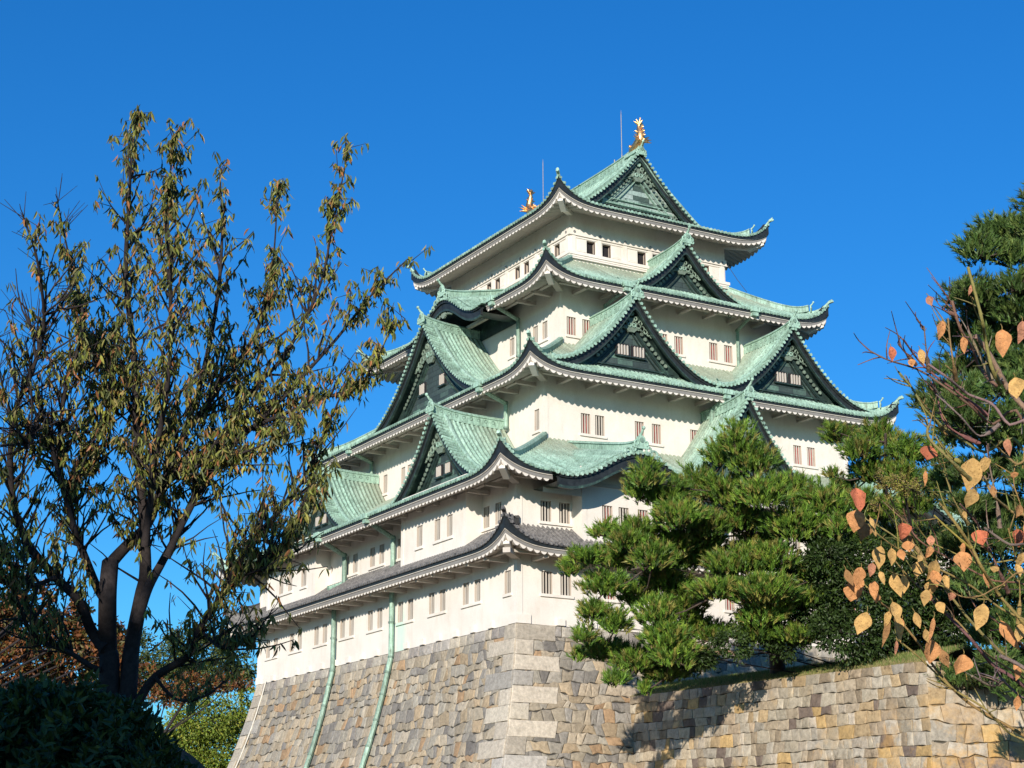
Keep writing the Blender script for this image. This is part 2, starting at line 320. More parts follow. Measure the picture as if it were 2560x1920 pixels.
def roof_tier(de,ze,rise,Dw,dw_below,slope,kara=None,dull=lambda d:0*d,tile=COP,isk=False,gable_top=False,per=.30,arms=True):
    """one storey's skirt roof: de eave line, Dw distance (from 1F plane) where it meets the wall above"""
    mb=MB(); 
    for F in (FR,FL,FB,FE):
        def d1(s,F=F):
            c=min(s,F.S-s)
            if gable_top and F in (FL,FE) and 10.5<s<L_-10.5: return W/2
            if gable_top and F in (FL,FE): return min(c,10.5)
            if gable_top: return min(c,11.3)
            return min(c,Dw+.05)
        st=sk=None
        if kara and F is kara['F']:
            kz=kara['z']; 
            def st(s,kz=kz,F=F):
                for d in np.linspace(0,5,41):
                    if float(roof_z(F,s,d,de,F.S-de,ze,rise))+.02>=kz(s,de+d): return d-.12 if d>0 else 0
                return 5
        tile_side(mb,F,de,ze,rise,d1,dull,per,None,0,st,isk)
    roof=mb.build('roof',tile,KEEP)
    if isk: roof['label']='grey tiled skirt roof round the lowest storey'
    # eave: dark gap board, plaster fascia, plastered rafters
    e=MB()
    for F in (FR,FL,FB,FE):
        rg=None
        if kara and F is kara['F']:
            tl=F.S-2*de; rg=[]; last=0
            for (c,hw) in kara['c']: rg.append((last,(c-hw-de)/tl)); last=(c+hw-de)/tl
            rg.append((last,1))
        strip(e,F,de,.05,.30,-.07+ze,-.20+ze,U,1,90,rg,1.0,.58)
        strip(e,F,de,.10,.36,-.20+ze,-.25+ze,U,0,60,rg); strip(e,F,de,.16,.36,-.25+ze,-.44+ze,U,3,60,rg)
        segs=None
        if kara and F is kara['F']:
            last=de; 
            for (c,hw) in kara['c']: soffit(e,F,de,ze,dw_below,slope,rs=(last,c-hw)); last=c+hw; 
            soffit(e,F,de,ze,dw_below,slope,rs=(last,F.S-de))
        else: soffit(e,F,de,ze,dw_below,slope)
        # purlin and bracket arms
        if arms:
            dp=dw_below-.95; zp=ze-.52+slope*(dp-de-.26)
            k=0; s=dw_below+1.0; cuts=kara['c'] if (kara and F is kara['F']) else []
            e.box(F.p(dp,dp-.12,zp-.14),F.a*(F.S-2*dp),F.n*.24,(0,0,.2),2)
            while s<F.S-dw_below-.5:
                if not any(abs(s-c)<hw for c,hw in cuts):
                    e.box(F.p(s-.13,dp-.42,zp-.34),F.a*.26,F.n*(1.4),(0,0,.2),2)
                s+=1.98
    # hip rafters
    for cx,cy,sx,sy in ((0,0,1,1),(0,L_,1,-1),(W,0,-1,1),(W,L_,-1,-1)):
        def q(d,z): return np.array([cx+sx*d,cy+sy*d,z])
        P=[q(dw_below+.1,ze-.62+slope*(dw_below-de)+.0),q((dw_below+de)/2,ze-.60+slope*(dw_below-de)/2+.05),q(de+1.0,ze-.50+U(1.0)*.35),q(de+.30,ze-.50+U(.32)*.52)]
        sd=np.array([sx,-sy,0])/1.414
        e.sweep([(-.17,-.22),(.17,-.22),(.17,.16),(-.17,.16)],P,sd,0)
        if arms:
            dp=dw_below-.95; zz=ze-.75+slope*(dp-de)
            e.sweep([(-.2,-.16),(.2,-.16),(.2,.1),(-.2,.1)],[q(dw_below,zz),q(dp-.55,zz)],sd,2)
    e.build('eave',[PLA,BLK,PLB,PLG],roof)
    # hip ridges with demon tiles
    for cx,cy,sx,sy in ((0,0,1,1),(0,L_,1,-1),(W,0,-1,1),(W,L_,-1,-1)):
        h=MB(); sd=np.array([sx,-sy,0])/1.414
        def q(dd,off): return np.array([cx+sx*(de+dd),cy+sy*(de+dd),ze+U(dd)*max(0,1-dd/4)**2+rise(dd)+off])
        top=(10.5-de) if gable_top else (Dw-de)
        P=[q(x,.05) for x in np.linspace(.95,top,16)]
        for i,x in enumerate(np.linspace(.95,top,16)): P[i][2]+=.22*math.exp(-(x-.95)/.6)
        h.sweep([(-.17,-.1),(-.15,.22),(-.2,.25),(-.1,.36),(.1,.36),(.2,.25),(.15,.22),(.17,-.1)],P,sd,0,(0,.62,0))
        h.sweep([(-.11,-.05),(-.09,.12),(0,.17),(.09,.12),(.11,-.05)],[q(x,.02+.25*max(0,.5-x)**2) for x in np.linspace(-.16,1.0,8)],sd,0,(0,.7,0))
        out=np.array([-sx,-sy,0])/1.414; tip=q(-.05,.1)
        h.tube([tip,tip+out*.22+np.array([0,0,.06])],[.085,.08],8,0,(0,.9,0))
        onigawara(h,q(.85,.12)+np.array([0,0,.1]),out,sd,.55 if not isk else .38)
        h.build('hip_ridge',tile,roof)
    return roof
def onigawara(mb,c,out,side,s=.6,mi=0):
    s=s*1.02
    c=np.asarray(c,float); up_=np.array([0,0,1.]); g=(0,.8,0)
    mb.disc(c+up_*.28*s,out,.34*s,.14*s,12,mi,g); mb.disc(c+up_*.30*s+out*.10*s,out,.16*s,.08*s,10,mi,(0,.3,0))
    mb.box(c-side*.42*s-out*.06*s-up_*.25*s,side*.84*s,out*.14*s,up_*.4*s,mi,g)
    for q in (-1,1):
        mb.torus(c+side*q*.36*s+up_*.10*s+out*.04*s,side,up_,.15*s,.07*s,mi,g)
        mb.torus(c+side*q*.46*s-up_*.12*s+out*.04*s,side,up_,.10*s,.06*s,mi,g)
    mb.tube([c+up_*.58*s-out*.1*s,c+up_*.75*s+out*.12*s,c+up_*.98*s+out*.3*s],[.10*s,.09*s,.07*s],7,mi,g)
    mb.ball(c+up_*1.02*s+out*.32*s,.13*s,mi,g)
# gable -----------------------------------------------------------------
def gable(F,c,df,hw,zb,za,db,wins=None,top=False,zprof=None,surface=True,dullf=None,gmat=None,name='gable',orn=1.0):
    zp=zprof or (lambda w_: zb+(za-zb)*(.07*(1-w_/hw)+.93*(1-w_/hw)**1.9))
    lift=lambda d,w_: .42*np.exp(-(np.asarray(d)-df)/1.3)*np.clip(1-np.asarray(w_)/hw,0,1)**1.5
    mb=MB(); dl=dullf or (lambda d: np.clip((d-df-1.8)/3.0,0,1)*.8)
    if surface:
        n=max(2,int((db-df-.55)/.3)); per=(db-df-.55)/n
        Dc=[];R=[];K=[]
        for i in range(n):
            for (o,r,tp) in RIB: Dc.append(df+.55+(i+.5+o)*per); R.append(r); K.append(i)
        Dc.append(db);R.append(0);K.append(n-1); Dc=np.array(Dc);R=np.array(R); hs=rng.random(n)
        wv=np.linspace(0,hw*1.04,13)
        for sg in (-1,1):
            Wg=wv[None,:]+0*Dc[:,None]; Z=zp(Wg)+lift(Dc[:,None],Wg)+R[:,None]
            P=F.p(c+sg*Wg,Dc[:,None]+0*Wg,Z)
            cl=np.zeros((len(Dc)-1,12,3)); cl[:,:,0]=np.clip(dl(Dc[:-1])[:,None]+.2*(rng.random((len(Dc)-1,12))-.5),0,1); cl[:,:,1]=(.16+.3*hs[np.array(K[:-1])]+.34*np.array([1.0 if (R[i]>.03 or R[min(i+1,len(R)-1)]>.03) else 0 for i in range(len(Dc)-1)]))[:,None]+.12*rng.random((len(Dc)-1,12))
            mb.grid(P,0,False,cols=cl.reshape(-1,3))
    # verge: transverse tiles
    slope_len=0; w_=.12; ks=[]
    while w_<hw*1.0:
        ks.append(w_); dz=float(zp(w_)-zp(min(w_+.1,hw)))/.1; w_+=.30/math.sqrt(1+dz*dz)
    for sg in (-1,1):
        wv=np.linspace(0,hw,24); base=[[F.p(c+sg*x,d,zp(x)+lift(d,x)+.01) for d in (df-.05,df+.6)] for x in wv]
        mb.grid(np.array(base),0,False,(0,.4,0))
        for x in ks:
            h0=rng.random(); dz=float(zp(x)-zp(min(x+.1,hw)))/.1; nn=math.sqrt(1+dz*dz); up_=(F.a*sg*dz+np.array([0,0,1.]))/nn; tn=(F.a*sg-np.array([0,0,dz]))/nn
            G=[]
            for d in (df-.10,df+.62):
                o=F.p(c+sg*x,d,zp(x)+lift(d,x)); G.append([o+tn*a+up_*b for a,b in ((-.09,0),(-.08,.07),(0,.12),(.08,.07),(.09,0))])
            mb.grid(np.array(G),0,False,(0,.35+.4*h0,0)); mb.add(np.array(G[0]),[[0,1,2,3,4]],0,False,(0,.6,0))
            mb.disc(F.p(c+sg*x,df-.12,zp(x)+lift(df,x)+.03),F.n,.10,.05,8,0,(0,.55+.4*h0,0))
        # descending ridges behind the verge
        for off in ((.78,.14),) if not top else ((.78,.16),):
            xs=np.linspace(.1,hw*.93,16)
            P=[F.p(c+sg*x,df+off[0],zp(x)+lift(df+.7,x)+.03+ (.15*max(0,(x/hw-.75))/.2 if x/hw>.75 else 0)) for x in xs]
            mb.sweep([(-off[1],-.08),(-off[1],.2),(-.06,.29),(.06,.29),(off[1],.2),(off[1],-.08)],P,F.n,0,(0,.62,0))
            mb.ball(P[-1]+np.array([0,0,.2]),.17,0,(0,.5,0)); mb.disc(P[-1]+F.a*sg*.06+np.array([0,0,.12]),F.a*sg,.2,.1,9,0,(0,.8,0))
            mb.tube([P[-1]+np.array([0,0,.3]),P[-1]+F.a*sg*.2+np.array([0,0,.5])],[.06,.04],6,0,(0,.7,0))
    g=mb.build(name,COP,KEEP)
    # ridge
    r=MB(); ds=np.linspace(df-.05,db,14); rz=[F.p(c,d,float(zp(0))+float(lift(d,0))) for d in ds]
    hs_=.42 if not top else .5
    r.sweep([(-.19,-.15),(-.17,hs_*.8),(-.24,hs_*.85),(-.24,hs_*.95),(-.1,hs_+.12),(.1,hs_+.12),(.24,hs_*.95),(.24,hs_*.85),(.17,hs_*.8),(.19,-.15)],rz,F.a,0,(0,.66,0))
    for k in range(1,int((db-df)/.5)):
        d=df+k*.5; zt=float(zp(0))+float(lift(d,0))
        for sg in (-1,1): r.torus(F.p(c+sg*.18,d,zt+hs_*.42),F.n,(0,0,1),.10,.028,0,(0,.35,0),k=8)
    if not top: onigawara(r,F.p(c,df-.12,float(zp(0))+.55),-F.n,F.a,.8)
    else: onigawara(r,F.p(c,df-.12,float(zp(0))+.25),-F.n,F.a,.7)
    r.build('ridge',COP,g)
    dwl=df+(.55 if top else .8)
    # bargeboards
    b=MB(); ws=np.linspace(0,hw*1.01,26)
    for sg in (-1,1):
        for (d0,d1_,t0,t1_,mi) in ((df+.02,df+.30,-.02,-.17,0),(df+.10,df+.26,-.17,-.55,0),(df+.06,df+.24,-.50,-.60,1)):
            G=[[F.p(c+sg*x,d,zp(x)+lift(df,x)+t_*(1+.55*x/hw*0)*(1.25 if x<.1 else 1)) for d,t_ in ((d0,t0),(d0,t1_),(d1_,t1_),(d1_,t0))] for x in ws]
            b.grid(np.array(G),mi,False,None,closed=True); b.add(np.array(G[-1]),[[0,1,2,3]],mi)
        G=[[F.p(c+sg*x,d,zp(x)+lift(df,x)*.6-.22) for d in (df+.2,df+1.0)] for x in ws]; b.grid(np.array(G),1)
    b.build('bargeboard',[BLK,DRK],g)
    # gable wall
    wl=MB(); gm=gmat or GBL
    for sg in (-1,1):
        G=[[F.p(c+sg*x,dwl,zb),F.p(c+sg*x,dwl,max(zp(x)-.3,zb+.01))] for x in ws]; wl.grid(np.array(G),0)
        for o0,th,mi in ((.95,.10,1),(1.12,.05,2),(1.45,.06,1)):
            xs=[x for x in ws if zp(x)-o0>zb+.1]
            if len(xs)>2:
                G=[[F.p(c+sg*x,d,zp(x)-t_) for d,t_ in ((dwl-.14,o0),(dwl-.14,o0+th),(dwl+.02,o0+th),(dwl+.02,o0))] for x in xs]; wl.grid(np.array(G),mi,False,(0,.45,0),closed=True)
        # sloping inner board between mouldings
        xs=[x for x in ws if zp(x)-.9>zb-.2]
        G=[[F.p(c+sg*x,dwl-.07,zp(x)-.28),F.p(c+sg*x,dwl-.07,zp(x)-.95)] for x in xs]; wl.grid(np.array(G),2)
    for zz,th in ((zb+.08,.12),(zb+.42,.07)):
        x1=max([x for x in ws if zp(x)-.6>zz] or [.5]); wl.box(F.p(c-x1,dwl-.12,zz),F.a*2*x1,F.n*.14,(0,0,th),1)
    wl.build('gable_wall',[gm,COP if top else DRK,gm if top else DRK],g)
    # carved pendant and scrolls
    o=MB(); zc=float(zp(0))-.95*orn; dd=dwl-.26; upv=np.array([0,0,1.])
    cen=F.p(c,dd,zc-.55*orn); gc=(.5,.25,0)
    R_=.48*orn
    pts=[]
    for q in np.linspace(0,2*math.pi,22,endpoint=False):
        rr=R_*(1+.18*math.cos(3*q+math.pi/2))*(1.25 if math.sin(q)<-.8 else 1); pts.append((rr*math.cos(q),rr*math.sin(q)*1.05))
    for dz_ in (0,):
        A=[cen+F.a*a+upv*b_ for a,b_ in pts]; B=[p_+F.n*.16 for p_ in A]
        o.grid(np.array([A,B]),0,False,gc,closed=True); o.add(np.array(A),[list(range(22))],0,False,gc)
    for q in (-1,1):
        o.torus(cen+F.a*q*.2*orn-F.n*.03,F.a,upv,.14*orn,.05*orn,0,(0,.6,0)); 
        for k,(a,b_,r_) in enumerate(((.62,.0,.22),(.95,-.16,.19),(.80,.28,.15),(1.25,-.34,.16),(1.52,-.50,.13),(.35,.55,.14),(1.78,-.64,.10))):
            o.torus(cen+F.a*q*a*orn+upv*b_*orn,F.a,upv,r_*orn,.07*orn,0,(.35,.12+.35*rng.random(),0)); 
    o.disc(F.p(c,dd-.02,zc+.35*orn),F.n,.2*orn,.12,6,0,(.1,.6,0)); o.torus(F.p(c,dd-.04,zc+.35*orn),F.a,upv,.12*orn,.03,0,(0,.9,0))
    for sg in (-1,1):   # scalloped fringe along the board
        x=.25
        while x<hw*.45:
            o.disc(F.p(c+sg*x,dd+.03,zp(x)-.72-.0),F.n,.12,.06,8,0,(.5,.1+.3*rng.random(),0)); x+=.24
    for sg in (-1,1):
        for x in (hw*.60,hw*.68,hw*.76):
            o.torus(F.p(c+sg*x,dwl-.12,zp(x)-.66),F.a,upv,.13,.04,0,(.3,.25,0))
    o.build('carved_ornament',COP,g)
    if wins:
        for (s0,s1,z0,z1) in wins:
            k=MB(); k.box(F.p(s0-.06,dwl-.09,z0-.06),F.a*(s1-s0+.12),F.n*.1,(0,0,z1-z0+.12),1)
            k.box(F.p(s0-.1,dwl-.2,z0-.12),F.a*(s1-s0+.2),F.n*.2,(0,0,.07),2)
            nb=3 if s1-s0<.85 else 4; bw=(s1-s0)/(nb+.25); nb_=nb
            for i in range(nb):
                x=s0+.08*(s1-s0)+i*bw; 
                k.sweep([(.1*bw,0),(bw*.3,-.0),(bw*.55,0),(bw*.55,z1-z0-.05),(bw*.3,z1-z0),(.1*bw,z1-z0-.05)],[F.p(x,dwl-.16,z0),F.p(x,dwl-.09,z0)],F.a,0)
            k.build('gable_window',[PLB,OPN,DRK],g)  # bars in greyer plaster, shade of the carving put into their colour
    return g
# walls -----------------------------------------------------------------
def wall(mb,F,d,s0,s1,z0,z1,ops,mi=0,depth=.24,dn=1):
    ss=sorted(set([s0,s1]+[o[0] for o in ops]+[o[1] for o in ops])); zz=sorted(set([z0,z1]+[o[2] for o in ops]+[o[3] for o in ops]))
    for i in range(len(ss)-1):
        for j in range(len(zz)-1):
            a,b_,e,f=ss[i],ss[i+1],zz[j],zz[j+1]; m_=((a+b_)/2,(e+f)/2)
            if any(o[0]<m_[0]<o[1] and o[2]<m_[1]<o[3] for o in ops): continue
            mb.add([F.p(a,d,e),F.p(b_,d,e),F.p(b_,d,f),F.p(a,d,f)],[[0,1,2,3]],mi)
    for a,b_,e,f in ops:
        A=[(a,e),(b_,e),(b_,f),(a,f)]
        for k in range(4):
            p,q=A[k],A[(k+1)%4]; mb.add([F.p(p[0],d,p[1]),F.p(q[0],d,q[1]),F.p(q[0],d+depth,q[1]),F.p(p[0],d+depth,p[1])],[[0,1,2,3]],2)  # reveals get a darker beige plaster, setting openings off from the wall
def window(F,d,a,b_,e,f,depth=.24,nb=3,red=None,sill=None):
    k=MB(); kind=red if red is not None else random.random()
    mi=1 if kind<.25 else 0
    k.box(F.p(a-.02,d+depth,e-.02),F.a*(b_-a+.04),F.n*.04,(0,0,f-e+.04),0)
    # boarded back, partly curtained
    wd=(b_-a)
    if kind<.7 and F is FR:
        sp=a+wd*(.0 if kind<.35 else .45); k.box(F.p(sp,d+depth-.03,e),F.a*(b_-sp),F.n*.02,(0,0,f-e),1 if F is FR or kind<.12 else 2)
    o=k.build('window',[OPN,RED,PNK],KEEP)
    m=MB(); bw=wd/(nb*2.3+1.3)
    for i in range(nb):
        x=a+1.3*bw+i*2.3*bw; m.box(F.p(x,d+.07,e),F.a*bw,F.n*.03,(0,0,f-e),0)
    m.build('window_bars',PLB,o)
    if sill:
        s=MB(); s.box(F.p(sill[0],d-.10,e-.16),F.a*(sill[1]-sill[0]),F.n*.13,(0,0,.15)); s.build('sill',PLA,o)
    return o
def storey(walls,wins,name='wall'):
    mb=MB()
    for F,d,s0,s1,z0,z1 in walls:
        ops=[(a,b_,e,f) for (G,dd,a,b_,e,f,_) in wins if G is F and abs(dd-d)<1e-6 and s0<a<s1]
        wall(mb,F,d,s0,s1,z0,z1,ops)
    return mb
def do_windows(wins,red=None):
    for (G,d,a,b_,e,f,sill) in wins: window(G,d,a,b_,e,f,sill=sill,red=red() if red else None)
def pair(F,d,c0,c1,z0,z1,w_=.66):   # two windows and one shared sill
    return [(F,d,c0,c0+w_,z0,z1,(c0-.12,c1+.12)),(F,d,c1-w_,c1,z0,z1,None)]
# ---- storeys 1
w1=[(FL,0,.62,1.28,1.66,2.88,(.5,1.4))]
for y0 in (3.90,7.92,11.9,15.95,19.95,23.93,27.93,32.0): w1+=pair(FL,0,y0,y0+1.98,1.66,2.88)
for x0 in (1.52,5.55,9.6,13.6,17.6,21.6,25.6,28.6): w1+=pair(FR,0,x0,x0+1.84,1.66,2.86)
w2=[]
for y0 in (1.62,15.85,19.6): w2+=pair(FL,0,y0,y0+1.95,5.55,6.75)
w2+=[(FL,0,13.35,14.0,5.5,6.72,(13.2,14.15))]
w2+=[(FL,0,12.0,12.6,5.5,6.72,(11.9,12.75))]
for y0,y1 in ((5.3,7.4),(27.5,29.65)): w2+=pair(FL,-1,y0,y1,5.4,6.62)
w2+=[(FL,-1,8.9,9.6,5.4,6.62,(8.75,9.75)),(FL,-1,25.2,26.0,5.4,6.62,(25.05,26.15))]
w2+=pair(FR,0,1.49,3.32,5.55,6.68)
w2+=pair(FR,-1,4.77,6.5,5.42,6.57); w2+=pair(FR,-1,7.1,8.8,5.42,6.57)
for x0 in (11.2,14.2,17.4): w2+=pair(FR,0,x0,x0+1.84,5.55,6.68)
ws=[(FL,0,0,L_,0,8.9),(FR,0,0,W,0,8.9),(FB,0,0,W,0,8.9),(FE,0,0,L_,0,8.9)]
mb=storey(ws,w1+[x for x in w2 if x[1]==0])
bumps=[(FL,3.72,11.55),(FL,23.7,31.7),(FR,3.46,9.4),(FR,W-9.4,W-3.46)]
for F,a,b_ in bumps:
    ops=[(x[2],x[3],x[4],x[5]) for x in w2 if x[0] is F and x[1]==-1 and a<x[2]<b_]
    wall(mb,F,-1,a,b_,4.3,8.6,ops)
    for s in (a,b_): mb.add([F.p(s,-1,4.3),F.p(s,0,4.3),F.p(s,0,8.6),F.p(s,-1,8.6)],[[0,1,2,3]])
    for s,q in ((a,1),(b_,-1)): mb.box(F.p(s-.0,-1.035,4.4),F.a*q*.30,F.n*.035,(0,0,3.9))
# corner pilasters, base flare and drain blocks
def corner_trim(mb,d,z0,z1,w_=.32,t=.04):
    for F in (FR,FL,FB,FE):
        k=t if F in (FR,FB) else 0
        mb.box(F.p(d-k,d-t,z0),F.a*(w_+k),F.n*t,(0,0,z1-z0)); mb.box(F.p(F.S-d-w_,d-t,z0),F.a*(w_+k),F.n*t,(0,0,z1-z0))
def band(mb,F,d,t,z,h,th=None):
    k=t if F in (FR,FB) else 0
    mb.box(F.p(d-k,d-t,z),F.a*(F.S-2*d+2*k),F.n*(th or t),(0,0,h))
corner_trim(mb,0,.02,4.3); corner_trim(mb,0,4.9,8.3)
for F in (FR,FL,FB,FE):
    k=.1 if F in (FR,FB) else 0
    mb.box(F.p(-k,-.10,0.0),F.a*(.8+k),F.n*.10,(0,0,.48)); mb.box(F.p(F.S-.8,-.10,0.0),F.a*(.8+k),F.n*.10,(0,0,.48))
    s=2.4
    while s<F.S-1.2: mb.box(F.p(s,-.14,0.02),F.a*.5,F.n*.14,(0,0,.36)); s+=1.99
mb.build('wall',[PLA,MET,PLR],KEEP); do_windows(w1,lambda:.4+random.random()*.6); do_windows(w2,lambda:.45+random.random()*.55)
# ---- storey 3
w3=[(FL,I3,5.1,5.62,12.08,13.36,(4.95,5.8))]+pair(FL,I3,24.85,26.6,12.08,13.36,.55)+pair(FL,I3,21.3,22.75,12.08,13.36,.55)+pair(FL,I3,13.0,14.6,12.08,13.36,.6)
for a,b_ in ((7.05,8.68),(10.85,12.72),(14.9,16.7),(18.9,20.7),(22.86,24.6)): w3+=pair(FR,I3,a,b_,12.08,13.3,.64)
mb=storey([(F,I3,I3,F.S-I3,8.8,16.4) for F in (FR,FL,FB,FE)],w3); corner_trim(mb,I3,9,15.7,.25,.03); mb.build('wall',[PLA,MET,PLR],KEEP)
do_windows(w3,lambda:random.random()*.8)
# ---- storey 4
w4=[(FL,I4,13.16,13.74,19.15,20.36,(13.05,13.9)),(FL,I4,20.6,21.2,19.15,20.36,(20.5,21.3))]+pair(FL,I4,9.12,10.86,19.2,20.36,.6)+pair(FL,I4,24.5,26.2,19.2,20.36,.6)
for a,b_ in ((8.1,9.9),(11.2,12.9),(14.95,16.82),(18.9,20.75),(22.1,23.6)): w4+=pair(FR,I4,a,b_,19.1,20.28,.66)
mb=storey([(F,I4,I4,F.S-I4,16,23) for F in (FR,FL,FB,FE)],w4); corner_trim(mb,I4,16.4,22.4,.25,.03); mb.build('wall',[PLA,MET,PLR],KEEP)
do_windows(w4,lambda:random.random()*.8)
# ---- storey 5: framed, panelled
mb=MB(); w5=[]
for F in (FR,FL,FB,FE):
    a,b_=I5,F.S-I5; n=6 if F in (FR,FB) else 8; step=(b_-a-.5)/n
    wins=[]
    for i in range(n):
        s=a+.38+i*step+.12; ww=step-.55
        # the dark half alternates, the other half is a white sliding shutter
        left=(i%2==1)
        o0=s+ (0 if left else ww*.54); o1=o0+ww*.46
        wins.append((o0,o1,25.54,26.44)); 
        if F in (FR,FL): w5.append((F,o0,o1,s,s+ww))
    wall(mb,F,I5,a,b_,22,28.7,wins if F in (FR,FL) else [],depth=.3)
    for i in range(n+1):
        s=a+.12+i*step; mb.box(F.p(s-.0,I5-.07,25.5),F.a*.27,F.n*.07,(0,0,1.2))
    band(mb,F,I5,.09,26.68,.38); band(mb,F,I5,.13,26.62,.06); band(mb,F,I5,.22,25.28,.20); band(mb,F,I5,.16,25.16,.12); band(mb,F,I5,.10,24.5,.48); band(mb,F,I5,.28,24.98,.09)
    for i in range(n*1+1):
        s=a+.28+i*(b_-a-.56)/n; mb.disc(F.p(s,I5-.11,26.86),F.n,.085,.06,10,1)
    for i in range(n):
        s=a+.38+i*step; mb.box(F.p(s,I5-.05,26.48),F.a*(step-.27),F.n*.05,(0,0,.10)); 
        mb.box(F.p(s,I5-.035,25.52),F.a*.07,F.n*.035,(0,0,.96)); mb.box(F.p(s+step-.34,I5-.035,25.52),F.a*.07,F.n*.035,(0,0,.96))
mb.build('wall',[PLA,MET,PLR],KEEP)
for F,a,b_,p0,p1 in w5:
    k=MB(); k.box(F.p(a-.02,I5+.3,25.56),F.a*(b_-a+.04),F.n*.03,(0,0,.9),0)
    k.box(F.p(a,I5+.06,25.58),F.a*.05,F.n*.05,(0,0,.84),1); k.box(F.p(b_-.05,I5+.06,25.58),F.a*.05,F.n*.05,(0,0,.84),1); k.box(F.p(a,I5+.06,25.58),F.a*(b_-a),F.n*.05,(0,0,.05),1)
    o=k.build('window',[OPN,m_plain('window_frame',(.06,.04,.04)) if 'wf' not in MT else MT['wf']],KEEP); MT['wf']=o.data.materials[1]
    sh=MB(); q0,q1=(b_+.05,p1) if a-p0<.1 else (p0,a-.05)
    sh.box(F.p(q0,I5-.03,25.6),F.a*(q1-q0),F.n*.03,(0,0,.82)); sh.box(F.p(q0+.08,I5-.045,25.68),F.a*(q1-q0-.16),F.n*.015,(0,0,.66)); sh.build('shutter',PLA,o)
# ---- roofs
lin=lambda D,H,a=.8: (lambda d: H*(a*np.asarray(d)/D+(1-a)*(np.asarray(d)/D)**2))
E0,E1,E2,E3,E4=-1.85,-2.474,2.084,4.968,7.554
# karahafu shapes
def bell(w_,hw):
    x=np.clip(np.abs(w_)/hw,0,1); return np.where(x<1,(0.5*(1+np.cos(np.pi*np.clip(x/.78,0,1)))),0)-.05*np.sin(np.pi*np.clip((x-.7)/.3,0,1))
KR=[(6.25,5.55),(W-6.25,5.55)]
kzR=lambda s,d: max([7.70+1.62*float(bell(s-c,hw))+.24*(d-E1)-.04*(d-E1)*0 if abs(s-c)<hw else -99 for c,hw in KR])
KL=[(L_/2,5.4)]
kzL=lambda s,d: max([21.98+1.75*float(bell(s-c,hw))+.22*(d-E3) if abs(s-c)<hw else -99 for c,hw in KL])
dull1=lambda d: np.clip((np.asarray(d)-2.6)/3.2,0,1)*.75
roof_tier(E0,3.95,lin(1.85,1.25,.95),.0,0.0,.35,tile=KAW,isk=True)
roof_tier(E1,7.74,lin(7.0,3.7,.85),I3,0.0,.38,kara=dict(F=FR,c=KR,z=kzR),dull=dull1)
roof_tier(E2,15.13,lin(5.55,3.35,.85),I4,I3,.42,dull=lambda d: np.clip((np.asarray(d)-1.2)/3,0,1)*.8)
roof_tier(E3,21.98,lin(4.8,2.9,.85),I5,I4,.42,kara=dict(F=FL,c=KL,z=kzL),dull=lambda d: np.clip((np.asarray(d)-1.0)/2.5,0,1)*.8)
r4=lambda d: 5.55*(.18*np.asarray(d)/8.346+.82*(np.asarray(d)/8.346)**2.0)
roof_tier(E4,28.05,r4,11.3,I5,.34,gable_top=True,arms=False,dull=lambda d:0*np.asarray(d))
